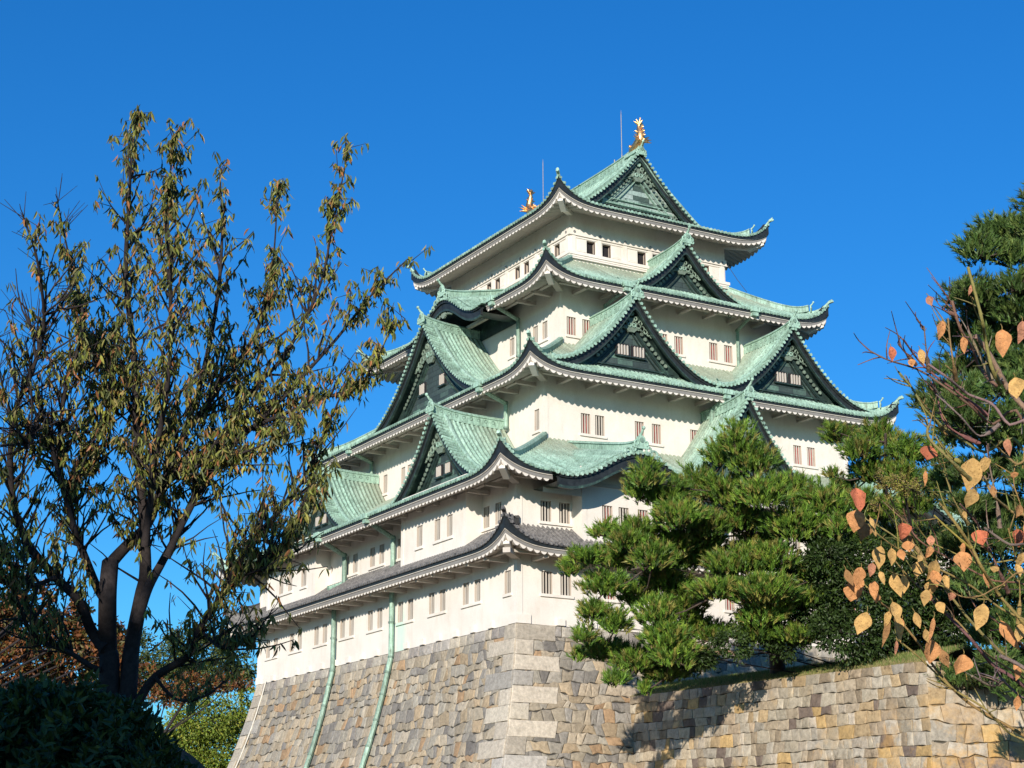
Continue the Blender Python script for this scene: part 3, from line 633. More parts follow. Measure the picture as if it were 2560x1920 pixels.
# ---- karahafu (undulating gable) builder
def karahafu(F,de,c,hw,kz,db,zr):
    mb=MB(); per=.3; n=int(2*hw/per); per=2*hw/n
    S=[];R=[];K=[]
    for i in range(n):
        for (o,r,tp) in RIB: S.append(c-hw+(i+.5+o)*per); R.append(r); K.append(i)
    S.append(c+hw);R.append(0);K.append(n-1); S=np.array(S);R=np.array(R)
    D=np.linspace(de-.28,db,16); Z=np.array([[kz(min(max(s,c-hw+1e-3),c+hw-1e-3),d) for d in D] for s in S])+R[:,None]*.8
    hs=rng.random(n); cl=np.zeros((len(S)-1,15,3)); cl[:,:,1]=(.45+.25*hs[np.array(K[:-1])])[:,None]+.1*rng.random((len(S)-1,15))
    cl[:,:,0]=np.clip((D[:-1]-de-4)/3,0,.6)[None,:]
    mb.grid(F.p(S[:,None]+0*D,D[None,:]+0*Z,Z),0,False,cols=cl.reshape(-1,3))
    for i in range(n):
        s=c-hw+(i+.5)*per; mb.disc(F.p(s,de-.32,kz(s,de-.28)+.0),F.n,.10,.08,8,0,(0,.5+.4*rng.random(),0))
    # raised verge band
    ss=np.linspace(c-hw+.01,c+hw-.01,70)
    for off,h_ in ((.45,.10),(.8,.07),(1.15,.07)):
        P=np.array([[F.p(s,de-.28+off,kz(s,de)+.06),F.p(s,de-.28+off,kz(s,de)+.06+h_),F.p(s,de-.28+off+.1,kz(s,de)+.06+h_),F.p(s,de-.28+off+.1,kz(s,de)+.06)] for s in ss]); mb.grid(P,0,False,(0,.3,0),closed=True)
    g=mb.build('undulating_gable',COP,KEEP)
    b=MB(); ex=lambda s: .15+.16*float(bell(s-c,hw))
    ss=ss[2:-2]
    for (d0,d1,t0,t1,mi) in ((de-.22,de+.12,.02,.16,0),(de-.12,de+.05,.16,.62,0),(de-.17,de+.0,.58,.72,1)):
        P=np.array([[F.p(s,d,kz(s,de)-t-(.0 if t<.1 else ex(s)*.5)) for d,t in ((d0,t0),(d0,t1),(d1,t1),(d1,t0))] for s in ss]); b.grid(P,mi,False,None,closed=True)
        for g_ in (P[0],P[-1]): b.add(g_,[[0,1,2,3]],mi)
    # soffit of the arch back to the wall
    P=np.array([[F.p(s,d,kz(s,de)-.38-ex(s)*.5) for d in (de,I3 if F is FL and False else de+1.4, de+2.6)] for s in ss]); b.grid(P,1)
    b.build('bargeboard',[BLK,DRK],g)
    # arch tympanum
    w_=MB(); dw=de+(1.48 if F is FR else 2.6)
    P=np.array([[F.p(s,dw,kz(c-hw+.01,de)-.8),F.p(s,dw,kz(s,de)-.4)] for s in ss]); w_.grid(P,0)
    w_.build('tympanum',PLA if F is FR else DRK,g)
    r=MB(); ds=np.linspace(de-.1,db,14); P=[F.p(c,d,kz(c,d)+.02+.22*math.exp(-(d-de)/.8)) for d in ds]
    r.sweep([(-.2,-.15),(-.18,.34),(-.26,.38),(-.1,.52),(.1,.52),(.26,.38),(.18,.34),(.2,-.15)],P,F.a,0,(0,.7,0))
    onigawara(r,F.p(c,de-.2,kz(c,de)+.42),-F.n,F.a,.85)
    for q in (-1,1):
        for a,h_,rr in ((.5,.22,.16),(.85,.12,.2),(1.15,.0,.15)): r.torus(F.p(c+q*a,de-.2,kz(c+q*a,de)+h_),F.a,(0,0,1),rr,.07,0,(0,.65,0))
    r.build('ridge',COP,g)
    o=MB()
    for q in (-1,1):
        for a,b_,rr in ((.0,-.95,.26),(.38,-.88,.2),(.72,-.98,.16),(1.0,-1.12,.12)): o.torus(F.p(c+q*a,de+.0,kz(c,de)+b_),F.a,(0,0,1),rr,.08,0,(.5,.3,0))
    o.disc(F.p(c,de-.02,kz(c,de)-1.0),F.n,.3,.12,10,0,(.5,.4,0)); o.build('carved_ornament',COP,g)
for c,hw in KR: karahafu(FR,E1,c,hw,kzR,I3,10)
karahafu(FL,E3,L_/2,5.4,kzL,I5,25)
# ---- gables
gw=lambda c,z0,z1,g=.12,w_=.75: [(c-g-w_,c-g,z0,z1),(c+g,c+g+w_,z0,z1)]
for c in (9.95,W-9.95): gable(FR,c,3.5-.7,5.75,15.75,20.0,I4,wins=[(c-1.0,c-.13,16.93,17.55),(c+.13,c+1.0,16.93,17.55)],orn=.8)
gable(FR,W/2,E3+.7,4.95,22.25,25.45,I5,orn=.75)
gable(FR,W/2,0.0,5.75,8.7,14.0,I3,wins=gw(W/2,10.6,11.3),orn=1)
gable(FL,L_/2,3.4,8.35,15.7,21.5,I4,wins=[(L_/2+1.0,L_/2+1.75,17.5,18.18),(L_/2-1.75,L_/2-1.0,17.5,18.18)],orn=1.1)
for c in (9.1,L_-9.1): gable(FL,c,-.35,6.35,8.45,13.05,I3,wins=[(c-1.0,c-.35,9.72,10.32),(c+.1,c+.75,9.72,10.32)],orn=1)
# top irimoya gables
zt=lambda x: 28.05+r4(8.346-np.asarray(x))
for F in (FR,FB): gable(F,W/2,10.5,4.95,29.9,33.6,W/2+2 if F is FR else 17.69,top=True,zprof=zt,surface=False,gmat=GBT,orn=.85)
# ---- golden fish
def fish(sg,d0):
    F=FR if sg>0 else FB; m=MB(); c=W/2; zr=34.1
    K_=.8; zr=34.05; sp=[(1.55,.10,.16),(1.2,.28,.34),(.75,.42,.42),(.35,.62,.42),(.10,1.0,.38),(.10,1.4,.31),(.22,1.8,.24),(.30,2.1,.17),(.22,2.4,.12),(.12,2.55,.06)]
    sp=[(a*.9,b_*K_,r*.85) for a,b_,r in sp]; P=[F.p(c,d0+a,zr+b_) for a,b_,r in sp]; m.tube(P,[r for *_,r in sp],12,0)
    def fan(base,dirs,th=.05):
        for dv in dirs:
            dv=np.array(dv,float); dv=dv*.85; tip=base+F.a*dv[0]+F.n*dv[1]+np.array([0,0,dv[2]]); m.tube([base,(base+tip)/2+np.array([0,0,.03]),tip],[.10,.09,.02],5,0)
    t=F.p(c,d0+.2,zr+1.840); fan(t,[(-.45,.1,.25),(-.3,0,.45),(0,-.15,.62),(.3,0,.45),(.45,.1,.25),(-.1,.4,.35),(.1,-.3,.35)])
    fan(F.p(c,d0+.0,zr+0.560),[(-.85,-.15,.25),(-.8,-.25,-.05),(.85,-.15,.25),(.8,-.25,-.05),(.7,-.1,.5),(-.7,-.1,.5)])
    fan(F.p(c,d0+.15,zr+1.200),[(-.45,.1,.2),(.45,.1,.2),(0,.5,.25),(.35,-.2,.35)])
    for a,b_ in ((.0,.8),(-.12,1.15),(-.05,1.55),(.02,1.95)): fan(F.p(c,d0+a,zr+b_*.8),[(0,-.32,.16),(.1,-.3,.05)])
    for a,b_ in ((1.5,.3),(1.2,.55),(.85,.75),(.6,.95)): fan(F.p(c,d0+a,zr+b_*.8-.1),[(0,.15,.3),(.12,.2,.2),(-.12,.2,.2)])
    for q in (-1,1): m.ball(F.p(c+q*.3,d0+.95,zr+0.496),.1,0)
    m.build('golden_fish',GOLD,KEEP)
fish(1,10.35); fish(-1,10.35)
m=MB()
m.box(FR.p(W/2-.3,10.4,33.9),(.6,0,0),(0,1.6,0),(0,0,.22),0,(0,.7,0)); m.box(FB.p(W/2-.3,10.4,33.9),(.6,0,0),(0,-1.6,0),(0,0,.22),0,(0,.7,0)); m.build('fish_plinth',COP,KEEP)
for y,z in ((12.7,37.5),(23.0,37.7)):
    m=MB(); m.tube([(W/2,y,33.9),(W/2,y,34.5)],[.09,.05],6); m.tube([(W/2,y,34.4),(W/2,y,z)],.028,6); m.tube([(W/2,y,z),(W/2,y,z+.35)],[.03,.004],5); m.tube([(W/2,y+.9,33.9),(W/2,y+.9,34.5)],.05,5); m.build('lightning_rod',MET,KEEP)
# ---- gutters and downpipes
def pipe(name,pts,r=.11,hop=None,bands=True,sq=True):
    m=MB(); P=[np.array(p,float) for p in pts]
    for a,b_ in zip(P[:-1],P[1:]): 
        n=max(1,int(np.linalg.norm(b_-a)/2)); Q=[a+(b_-a)*i/n for i in range(n+1)]
        m.tube(Q,r,6,0,(.1,.35+.5*random.random(),0),True,False)
        if bands:
            for q in Q[1:]: T=(b_-a)/np.linalg.norm(b_-a); m.tube([q-T*.06,q+T*.06],r*1.28,6,0,(0,.2,0),True,False)
    if hop:
        F,s,d,z=hop; m.box(F.p(s-.33,d-.18,z-.12),F.a*.66,F.n*.5,(0,0,.3),0,(0,.85,0)); m.box(F.p(s-.22,d-.1,z-.38),F.a*.44,F.n*.34,(0,0,.28),0,(0,.7,0))
    return m.build(name,COP,KEEP)
bh=lambda h: .18*h+.0125*h*h
for s in (14.15,22.35):
    pts=[FL.p(s,-.28,3.75),FL.p(s,-.28,-.3)]+[FL.p(s,-bh(h)-.25,-h) for h in (1.2,2.5,4,5.5,7,8.5,10,12,13.9)]
    pipe('downpipe',pts,.15)
for s,sa_ in ((14.05,13.4),(20.9,20.2)):
    pipe('downpipe',[FL.p(sa_,E1+.2,7.45),FL.p(s,-.3,6.75),FL.p(s,-.3,5.0)]+([FL.p(s+.9,-.9,4.75)] if s>15 else []),.15,(FL,sa_,E1,7.72))
pipe('downpipe',[FL.p(7.9,E2+.2,14.85),FL.p(8.45,I3-.28,14.4),FL.p(8.45,I3-.28,12.9)],.13,(FL,7.9,E2,15.1))
pipe('downpipe',[FL.p(25.9,E2+.2,14.85),FL.p(26.75,I3-.28,14.5),FL.p(26.75,I3-.28,11.3)],.13,(FL,25.9,E2,15.1))
pipe('downpipe',[FL.p(11.73,E3+.2,21.75),FL.p(12.22,I4-.28,21.2),FL.p(12.22,I4-.28,18.8)],.12,(FL,11.5,E3,21.95))
for a,b_ in ((10.83,10.76),(20.6,21.0)): pipe('downpipe',[FR.p(a,E3+.2,21.75),FR.p(b_,I4-.28,21.3),FR.p(b_,I4-.28,18.6)],.11,(FR,a,E3,21.95))
pipe('downpipe',[FR.p(15.9,E2+.1,14.9),FR.p(15.7,E2+1.2,14.3),FR.p(15.7,E2+1.25,13.4)],.2,(FR,15.9,E2,15.15))
for pts in ([(22.2,9.6,26.7),(23.4,9.2,24.9)],[(24.1,7.6,21.6),(27.6,6.2,17.0)],[(28.8,-.2,7.0),(30,-.4,5.2)]):
    m=MB(); a,b_=np.array(pts[0]),np.array(pts[1]); m.tube([a,(a+b_)/2-np.array([0,0,.08]),b_],.018,5); m.build('cable',CAB,KEEP)
# ------------------------------------------------------------------ stone walls
PAL=[(0.371, 0.314, 0.23), (0.406, 0.338, 0.244), (0.321, 0.282, 0.222), (0.237, 0.217, 0.185), (0.38, 0.29, 0.185), (0.422, 0.362, 0.273), (0.364, 0.242, 0.14), (0.211, 0.193, 0.17), (0.338, 0.29, 0.214), (0.397, 0.314, 0.207), (0.279, 0.257, 0.222), (0.355, 0.322, 0.259), (0.389, 0.322, 0.23), (0.312, 0.282, 0.23)]
PAL2=[(0.4, 0.333, 0.236), (0.367, 0.317, 0.236), (0.418, 0.365, 0.281), (0.341, 0.276, 0.192), (0.41, 0.3, 0.17), (0.435, 0.373, 0.288), (0.367, 0.3, 0.214), (0.29, 0.228, 0.155), (0.171, 0.13, 0.104), (0.375, 0.333, 0.266), (0.443, 0.3, 0.133), (0.392, 0.341, 0.258), (0.375, 0.292, 0.199)]
def clip(poly,nx,ny,c):   # keep nx*x+ny*y<=c
    out=[]
    for i in range(len(poly)):
        p,q=poly[i],poly[(i+1)%len(poly)]; a=nx*p[0]+ny*p[1]-c; b_=nx*q[0]+ny*q[1]-c
        if a<=0: out.append(p)
        if a*b_<0: t=a/(a-b_); out.append((p[0]+t*(q[0]-p[0]),p[1]+t*(q[1]-p[1])))
    return out
def voronoi(s0,s1,h0,h1,cell,ar=1.15):
    ns=int((s1-s0)/(cell*ar)); nh=int((h1-h0)/cell); cw=(s1-s0)/ns; ch=(h1-h0)/nh; pts={}
    for i in range(-2,ns+2):
        for j in range(-2,nh+2): pts[i,j]=(s0+(i+.5+random.uniform(-.36,.36)+(.5 if j%2 else 0))*cw,h0+(j+.5+random.uniform(-.34,.34))*ch)
    # leave some seeds out so that sizes vary
    drop={k for k in pts if random.random()<.17}
    out=[]
    for (i,j),p in pts.items():
        if (i,j) in drop: continue
        poly=[(p[0]-2.5*cw,p[1]-2.5*ch),(p[0]+2.5*cw,p[1]-2.5*ch),(p[0]+2.5*cw,p[1]+2.5*ch),(p[0]-2.5*cw,p[1]+2.5*ch)]
        for a in range(-3,4):
            for b_ in range(-3,4):
                if (a,b_)==(0,0) or (i+a,j+b_) not in pts or (i+a,j+b_) in drop: continue
                q=pts[i+a,j+b_]; nx,ny=q[0]-p[0],q[1]-p[1]; poly=clip(poly,nx,ny,(q[0]**2+q[1]**2-p[0]**2-p[1]**2)/2)
        poly=clip(poly,-1,0,-s0); poly=clip(poly,1,0,s1) if poly else poly; poly=clip(poly,0,-1,-h0) if poly else poly; poly=clip(poly,0,1,h1) if poly else poly
        if len(poly)>=3: out.append(poly)
    return out
def courses(s0,s1,h0,h1,ch,cw,amp=.06,skew=.07,jit=.04,hv=.2):
    out=[]; hh=[h0]
    while hh[-1]<h1: hh.append(hh[-1]+ch*random.uniform(1-hv,1+hv))
    nr=len(hh)-1; ph=[(random.random()*6,random.uniform(.35,.8)) for _ in hh]
    lv=lambda k,s: hh[k]+ (0 if k==0 else amp*(math.sin(s*ph[k][1]+ph[k][0])+.55*math.sin(s*2.3+ph[k][0]*3)+.4*math.sin(s*5.1+ph[k][0]*5)))
    for k in range(nr):
        s=s0; sk0=0; tj=0
        while s<s1-.02:
            e=min(s1,s+cw*random.choice([random.uniform(.5,.85),random.uniform(.8,1.3),random.uniform(1.1,1.7)]))
            if s1-e<.3: e=s1
            sk1=0 if e==s1 else random.uniform(-skew,skew); n=2 if e-s<.7 else 3
            t=[s+sk0*-1+(e-sk1-s+sk0)*i/n for i in range(1,n)]; b_=[s+sk0+(e+sk1-s-sk0)*i/n for i in range(1,n)]
            j=lambda: random.uniform(-jit,jit)
            poly=[(s-sk0,lv(k,s-sk0))]+[(x,lv(k,x)+(j() if k else 0)) for x in t]+[(e-sk1,lv(k,e-sk1)),((e+random.uniform(-.02,.02)),(lv(k,e)+lv(k+1,e))/2),(e+sk1,lv(k+1,e+sk1))]+[(x,lv(k+1,x)+j()) for x in b_[::-1]]+[(s+sk0,lv(k+1,s+sk0)),(s+random.uniform(-.02,.02),(lv(k,s)+lv(k+1,s))/2)]
            out.append(poly); s=e; sk0=sk1
    return out
def stones(mb,fn,polys,pal,proud=0,gap=.022,rough=.05):
    """fn(s,h,out)->world"""
    for poly in polys:
        a=np.array(poly); c=a.mean(0); keep=[a[0]]
        for q in a[1:]:
            if np.linalg.norm(q-keep[-1])>.05: keep.append(q)
        if len(keep)>3 and np.linalg.norm(keep[0]-keep[-1])<.05: keep.pop()
        a=np.array(keep); k=len(a)
        if k<3: continue
        area=abs(sum(a[i][0]*a[(i+1)%k][1]-a[(i+1)%k][0]*a[i][1] for i in range(k)))/2
        if area<.02: continue
        rad=np.linalg.norm(a-c,axis=1)[:,None]; col=np.array(random.choice(pal))*random.uniform(.8,1.18)
        # subdivide edges for a hewn outline
        r=[]
        for i in range(k):
            p,q=a[i],a[(i+1)%k]; r.append(p)
            if np.linalg.norm(q-p)>.3: m_=(p+q)/2; r.append(m_+(c-m_)*random.uniform(-.01,.05))
        a=np.array(r); k=len(a); rad=np.linalg.norm(a-c,axis=1)[:,None]
        t1,t2=random.uniform(-.02,.02),random.uniform(-.02,.02)
        o0=a+(c-a)/rad*gap; o1=a+(c-a)/rad*(gap+.022); o2=c+(a-c)*.55
        dp=random.uniform(-.012,.016)+proud; tl=lambda q:dp+t1*(q[0]-c[0])+t2*(q[1]-c[1])
        V=[fn(q[0],q[1],-.16) for q in o0]+[fn(q[0],q[1],tl(q)-.018) for q in o0]+[fn(q[0],q[1],tl(q)+.0) for q in o1]+[fn(q[0],q[1],tl(q)+random.uniform(.01,rough)) for q in o2]+[fn(c[0],c[1],dp+random.uniform(.01,rough))]
        F=[]
        for ring in range(3):
            for i in range(k): j=(i+1)%k; F.append([ring*k+i,ring*k+j,(ring+1)*k+j,(ring+1)*k+i])
        mb.add(V,np.array(F),0,False,col); mb.add(V,np.array([[3*k+i,3*k+(i+1)%k,4*k] for i in range(k)]),0,False,col)
        mb.n=mb.n
H_=13.4
nrm=lambda h: np.array([1,.0,(.18+.025*h)])/math.hypot(1,.18+.025*h)
def base_fn(F):
    def fn(s,h,o):
        b_=bh(h); n=nrm(h); ss=s+b_*(2*s/F.S-1); return F.p(ss,-b_-o*n[0],-h+o*n[2])
    return fn
sb=MB()
QC=[random.choice([(.50,.44,.35),(.42,.39,.34),(.54,.48,.38),(.46,.41,.33)]) for _ in range(40)]
for F,h1 in ((FL,H_),(FR,H_)):
    fn=base_fn(F); stones(sb,fn,courses(.7,F.S-.7,.60,h1,.48,.58,.10,.14,.08,.36),PAL,0,.012,.03)
    # cap course
    s=.9; caps=[]
    while s<F.S-1: e=min(F.S-.9,s+random.uniform(.5,1.3)); caps.append([(s,.0),(e,.0),(e,.62+random.uniform(-.05,.05)),(s,.62)]); s=e
    stones(sb,fn,caps,[(.42,.37,.29),(.36,.33,.29),(.30,.27,.24),(.44,.40,.33)],.01)
    # long corner stones laid alternately
    h=0; k=0
    while h<h1:
        hh=.86*random.uniform(.92,1.1); Lq=(2.5 if (k%2==(0 if F is FR else 1)) else 1.15)*random.uniform(.9,1.1)
        for q in (0,1):
            p=[(.0,h),(Lq,h+random.uniform(-.03,.03)),(Lq*random.uniform(.96,1.04),h+hh),(0,h+hh)]
            if q: p=[(F.S-x,y) for x,y in p][::-1]
            stones(sb,fn,[p],[QC[k]],.05,.012,.03)
        h+=hh; k+=1
for F in (FL,FR,FB,FE):
    hs_=np.linspace(0,H_+.6,16); G=np.array([[F.p(s,-bh(h)+.06,-h) for s in (-bh(h)+.06,F.S+bh(h)-.06)] for h in hs_]); sb.grid(G,0,False,(.07,.065,.055))
sb.add([(0,0,-.01),(W,0,-.01),(W,L_,-.01),(0,L_,-.01)],[[0,1,2,3]],0,False,(.3,.28,.25))
o=sb.build('stone_base',STO); tag(o,'tall sloping stone base of fitted boulders with long corner stones under the white keep','stone base')
m=MB(); m.tube([FL.p(33.6+bh(h)*.9,-bh(h)-.12,-h) for h in np.linspace(-.1,H_,14)],.05,6); m.build('conduit',m_plain('pale_conduit',(.6,.57,.5)),o)
# retaining wall: runs towards the camera, then turns away
XW=6.42; YC=-23.1
rw=MB(); f1=lambda s,h,o: np.array([XW-.12*h-o,-s,-3.55-.018*s*1-h+ .0*o]); f2=lambda s,h,o: np.array([XW+s*.94-.12*h-o*.34,YC-s*.34-.12*h-o*.94,-3.97-.01*s-h])
pl=courses(-2.0,-YC,0,9.9,.54,.62,.04,.07,.035,.22); pl=[[(s+ .12*h*(s/23.1),h) for s,h in p] for p in pl]
stones(rw,f1,pl,PAL2,0,.010,.022); stones(rw,f2,courses(0,18,0,9.6,.62,.75,.09,.12,.07,.3),PAL2,0,.012,.03)
rw.grid(np.array([[f1(s,h,-.1) for s in (-2,23.1+.12*h)] for h in (0,10)]),0,False,(.09,.08,.06)); rw.grid(np.array([[f2(s,h,-.1) for s in (0,34)] for h in (0,10)]),0,False,(.09,.08,.06))
o=rw.build('stone_wall',STW); tag(o,'lower retaining wall of squared weathered blocks with orange patches and grass on top','stone wall')
# ------------------------------------------------------------------ ground
g=MB(); s=1500; g.add([(-s,-s,-14.2),(s,-s,-14.2),(s,s,-14.2),(-s,s,-14.2)],[[0,1,2,3]]); o=g.build('ground',GRD); o['kind']='structure'
g=MB(); xs=np.linspace(XW+.05,44,20); ys=np.linspace(YC+.1,.2,24)
G=np.array([[(x,y,-3.62+.018*y*1+ .8*min(1,(x-XW)/2.4)+.0*x) for y in ys] for x in xs]); g.grid(G,0,True); o=g.build('terrace',m_plain('dry_turf',(.17,.15,.06),.95,0,3,.4)); o['kind']='structure'
g=MB(); n=45000; x=XW+.03+rng.random(n)**1.5*3.2; y=YC+rng.random(n)*23; z=-3.64+.018*y+.8*np.clip((x-XW)/2.4,0,1)
a=rng.random(n)*6.28; hgt=.07+.16*rng.random(n)*np.clip((x-XW)*.9+.25,0,1); dx=np.cos(a)*.018; dy=np.sin(a)*.018
V=np.stack([np.stack([x-dx,y-dy,z],1),np.stack([x+dx,y+dy,z],1),np.stack([x+rng.normal(0,.04,n),y+rng.normal(0,.04,n),z+hgt],1)],1).reshape(-1,3)
gc=np.where((rng.random(n)<.25+.5*np.clip((x-XW),0,1)**1)[:,None],np.array([.14,.20,.045]),np.array([.33,.26,.12]))*(.7+.6*rng.random(n))[:,None]
g.add(V,np.arange(3*n).reshape(-1,3),0,False,gc); o=g.build('grass',GRS); tag(o,'short green and straw coloured grass along the top of the retaining wall','grass',None,'stuff')
# ------------------------------------------------------------------ foliage helpers
def frames(n):
    z=rng.normal(size=(n,3)); z/=np.linalg.norm(z,axis=1)[:,None]; return z
def tufts(mb,C,Dv,cols,nb=16,ln=.22,wd=.022,spread=.75,mi=0):
    """pine shoots: nb needles fanning round each shoot direction"""
    n=len(C); C=np.repeat(C,nb,0); Dv=np.repeat(Dv,nb,0); cols=np.repeat(cols,nb,0)
    v=Dv+spread*frames(n*nb); v/=np.linalg.norm(v,axis=1)[:,None]; l=ln*(.6+.6*rng.random((n*nb,1)))
    s=np.cross(v,frames(n*nb)); s/=np.linalg.norm(s,axis=1)[:,None]
    c0=C+Dv*(rng.random((n*nb,1))-.5)*ln*.9
    V=np.stack([c0-s*wd/2,c0+s*wd/2,c0+v*l],1).reshape(-1,3)
    mb.add(V,np.arange(3*n*nb).reshape(-1,3),mi,False,cols*(.75+.5*rng.random((n*nb,1))))
def leaves(mb,C,D,N_,ln,wd,cols,fold=.25,mi=0,droop=.25):
    """leaf blades: 8 verts, folded along the midrib and curved"""
    n=len(C); D=D/np.linalg.norm(D,axis=1)[:,None]; S=np.cross(D,N_); S/=np.linalg.norm(S,axis=1)[:,None]+1e-9; U_=np.cross(S,D)
    ln=np.broadcast_to(np.asarray(ln,float),(n,))[:,None]; wd=np.broadcast_to(np.asarray(wd,float),(n,))[:,None]
    def P(t,w_): return C+D*ln*t+S*wd*w_+U_*(abs(w_)*wd*fold*2-ln*droop*t*t)
    V=np.stack([P(0,0),P(.3,.42),P(.3,0),P(.3,-.42),P(.65,.38),P(.65,0),P(.65,-.38),P(1,0)],1).reshape(-1,3)
    b=(np.arange(n)*8)[:,None]
    T=np.concatenate([b+np.array([[0,2,1]]),b+np.array([[0,3,2]]),b+np.array([[4,5,7]]),b+np.array([[5,6,7]])],0)
    Q=np.concatenate([b+np.array([[1,2,5,4]]),b+np.array([[2,3,6,5]])],0)
    base=mb.n; mb.add(V,T,mi,False,np.tile(cols,(4,1))); mb.f.append((Q+base,mi,False,np.tile(cols,(2,1))))
def pick(pal,n,j=.3):
    pal=np.array(pal); return pal[rng.integers(0,len(pal),n)]*(1-j/2+j*rng.random((n,1)))
PINE=[(.095,.185,.022),(.125,.23,.028),(.065,.135,.02),(.18,.27,.035),(.22,.21,.05)]
PINED=[(.03,.065,.018),(.04,.085,.022),(.055,.10,.025)]
def pine(label,pads,dist,jit,base,pal=PINE,dens=1.0,ln=.29,group=None,trunk_top=None,nb=16,tr=.26):
    base=np.array(base,float); root=empty('pine_tree',tuple(base),label,'pine tree',group)
    cr=MB(); lm=MB(); C=[];Dd=[];CC=[];ends=[]
    tt=np.array(trunk_top) if trunk_top is not None else base+np.array([0,0,8.])
    tp=[base+(tt-base)*t+np.array([math.sin(t*5+1)*.35,math.cos(t*4)*.3-.3,0])*min(1,t*4) for t in np.linspace(0,1,14)]
    lm.tube([p-base for p in tp],np.linspace(tr,.06,14),9)
    for (u,v,ru,rv) in pads:
        dp=dist+random.uniform(-jit,jit); c=at(u,v,dp); k=dp/FPX; RU,RV=ru*k*1.12,rv*k*1.25; RD=RU*random.uniform(.8,1.1)
        # limb from trunk to pad
        e=c-np.array([0,0,RV*.35])
        near=[x for x in ends if 1.0<np.linalg.norm(x-e)<3.4 and np.linalg.norm((x-tt)[:2])<np.linalg.norm((e-tt)[:2])-.4 and abs(x[2]-e[2])<1.3]
        h=min(max((c[2]-.06*np.linalg.norm((c-tt)[:2])-base[2])/(tt[2]-base[2])+random.uniform(-.05,.03),.16),.97); a=tp[int(h*13)]+(tp[min(13,int(h*13)+1)]-tp[int(h*13)])*(h*13%1)
        if near: a=min(near,key=lambda x:np.linalg.norm(x-e))
        ends.append(e); mid=(a+e)/2+np.array([random.uniform(-.2,.2),random.uniform(-.2,.2),random.uniform(-.25,.1)])
        lm.tube([p-base for p in (a,mid,e)],[.05,.035,.016],6)
        n=int(max(16,RU*RD*3.1416*60*dens)); 
        q=frames(n)*np.cbrt(rng.random((n,1)))*.6+frames(n)*.45; q[:,2]=q[:,2]*(.8+.3*(q[:,2]>0))+.05*np.sin(q[:,0]*7+u)+.12*np.sin(q[:,1]*6+v)
        X=c+q[:,0:1]*rt*RU+q[:,1:2]*np.array([fw[0],fw[1],0])/math.hypot(fw[0],fw[1])*RD+q[:,2:3]*np.array([0,0,RV])
        d=q*np.array([.9,.9,.3]); d=(d[:,0:1]*rt+d[:,1:2]*np.array([fw[0],fw[1],0]))+np.array([0,0,.75])+.25*frames(n); d/=np.linalg.norm(d,axis=1)[:,None]
        C.append(X-base); Dd.append(d); CC.append(pick(pal,n,.7)*(1+.2*random.uniform(-1,1)))
        for x in X[::9]: m_=(e+x)/2+np.array([0,0,-.08]); lm.tube([e-base,m_-base,x-base],[.025,.015,.008],4)
    tufts(cr,np.concatenate(C),np.concatenate(Dd),np.concatenate(CC),nb,ln,.048,.62)
    lm.build('trunk',PBK,root); cr.build('crown',NEED,root); return root
def Q7(l): return [(1360+.5423*x,1020+.5425*y,.5423*a,.5425*b_) for x,y,a,b_ in l]
pads1=Q7([(890,150,95,75),(830,220,100,60),(960,250,120,70),(470,310,85,65),(430,380,70,50),(560,400,120,60),(700,350,100,70),(850,390,140,70),(1000,390,130,70),(1150,390,110,70),(1290,430,110,70),(1350,530,70,70),(280,570,70,40),(430,570,110,50),(620,500,120,60),(760,540,110,60),(900,520,120,60),(1150,540,140,70),(1270,600,100,60),(200,690,90,40),(330,700,100,50),(500,690,110,60),(690,690,130,50),(830,730,90,45),(120,740,60,35),(280,820,120,50),(420,860,90,60),(800,840,130,45),(1010,850,170,55),(1210,880,110,45),(1260,760,90,55),(1060,930,90,45),(230,940,80,35),(330,990,80,55),(190,1050,60,45),(680,1000,90,55),(780,1040,110,45),(980,1040,110,45),(1160,1050,130,32),(270,1120,110,45),(430,1170,120,55),(600,1130,110,70),(710,1170,80,45),(330,1250,60,35),(560,1230,100,35),(520,950,100,60),(560,800,120,60),(1000,640,140,50),(760,640,80,50),(150,1140,40,25),(470,1290,40,30),(640,900,120,70),(900,720,130,60),(560,1060,120,60),(700,620,130,60),(1050,700,120,60),(1000,960,110,50),(600,620,120,60),(380,620,90,50)])
pine('wide green pine leaning out over the retaining wall in front of the keep corner',pads1,79,1.9,(8.3,-11.0,-3.9),trunk_top=at(1830,1130,80),dens=1.25,tr=.42)
pads2=[(2100,1075,55,28),(2080,1055,25,20),(2150,1110,60,40),(2200,1075,60,45),(2260,1110,70,50),(2180,1160,70,45),(2110,1200,40,25),(2080,1170,25,15),(2250,1180,80,45),(2150,1240,60,35),(2210,1260,70,40),(2290,1240,60,50),(2330,1120,60,50),(2360,1200,60,50),(2120,1290,60,40),(2060,1330,60,50),(2150,1340,60,45),(2230,1330,70,45),(2310,1330,70,50),(2100,1400,60,40)]
pads2=[(u,v+16,a*.85,b_*.68) for u,v,a,b_ in pads2]
pine('smaller bushy pine between the keep right side and the tall pine',pads2,84,2,(17,-9,-3.9),pal=PINE,trunk_top=at(2200,1090,84),dens=1.2)
pads3=[]
edge=[(470,2545),(540,2450),(620,2400),(700,2385),(760,2420),(820,2330),(900,2330),(960,2280),(1020,2290),(1080,2330),(1150,2320),(1250,2350),(1350,2360),(1450,2380),(1560,2400),(1650,2430)]
for v,u0 in [(a+22,b) for a,b in edge]:
    u=u0+58
    while u<2680: pads3.append((u+random.uniform(-15,15),v+random.uniform(-22,22),random.uniform(48,80),random.uniform(28,42))); u+=random.uniform(62,92)
for v in range(480,800,55): pads3.append((2640+random.uniform(-30,30),v,60,40))
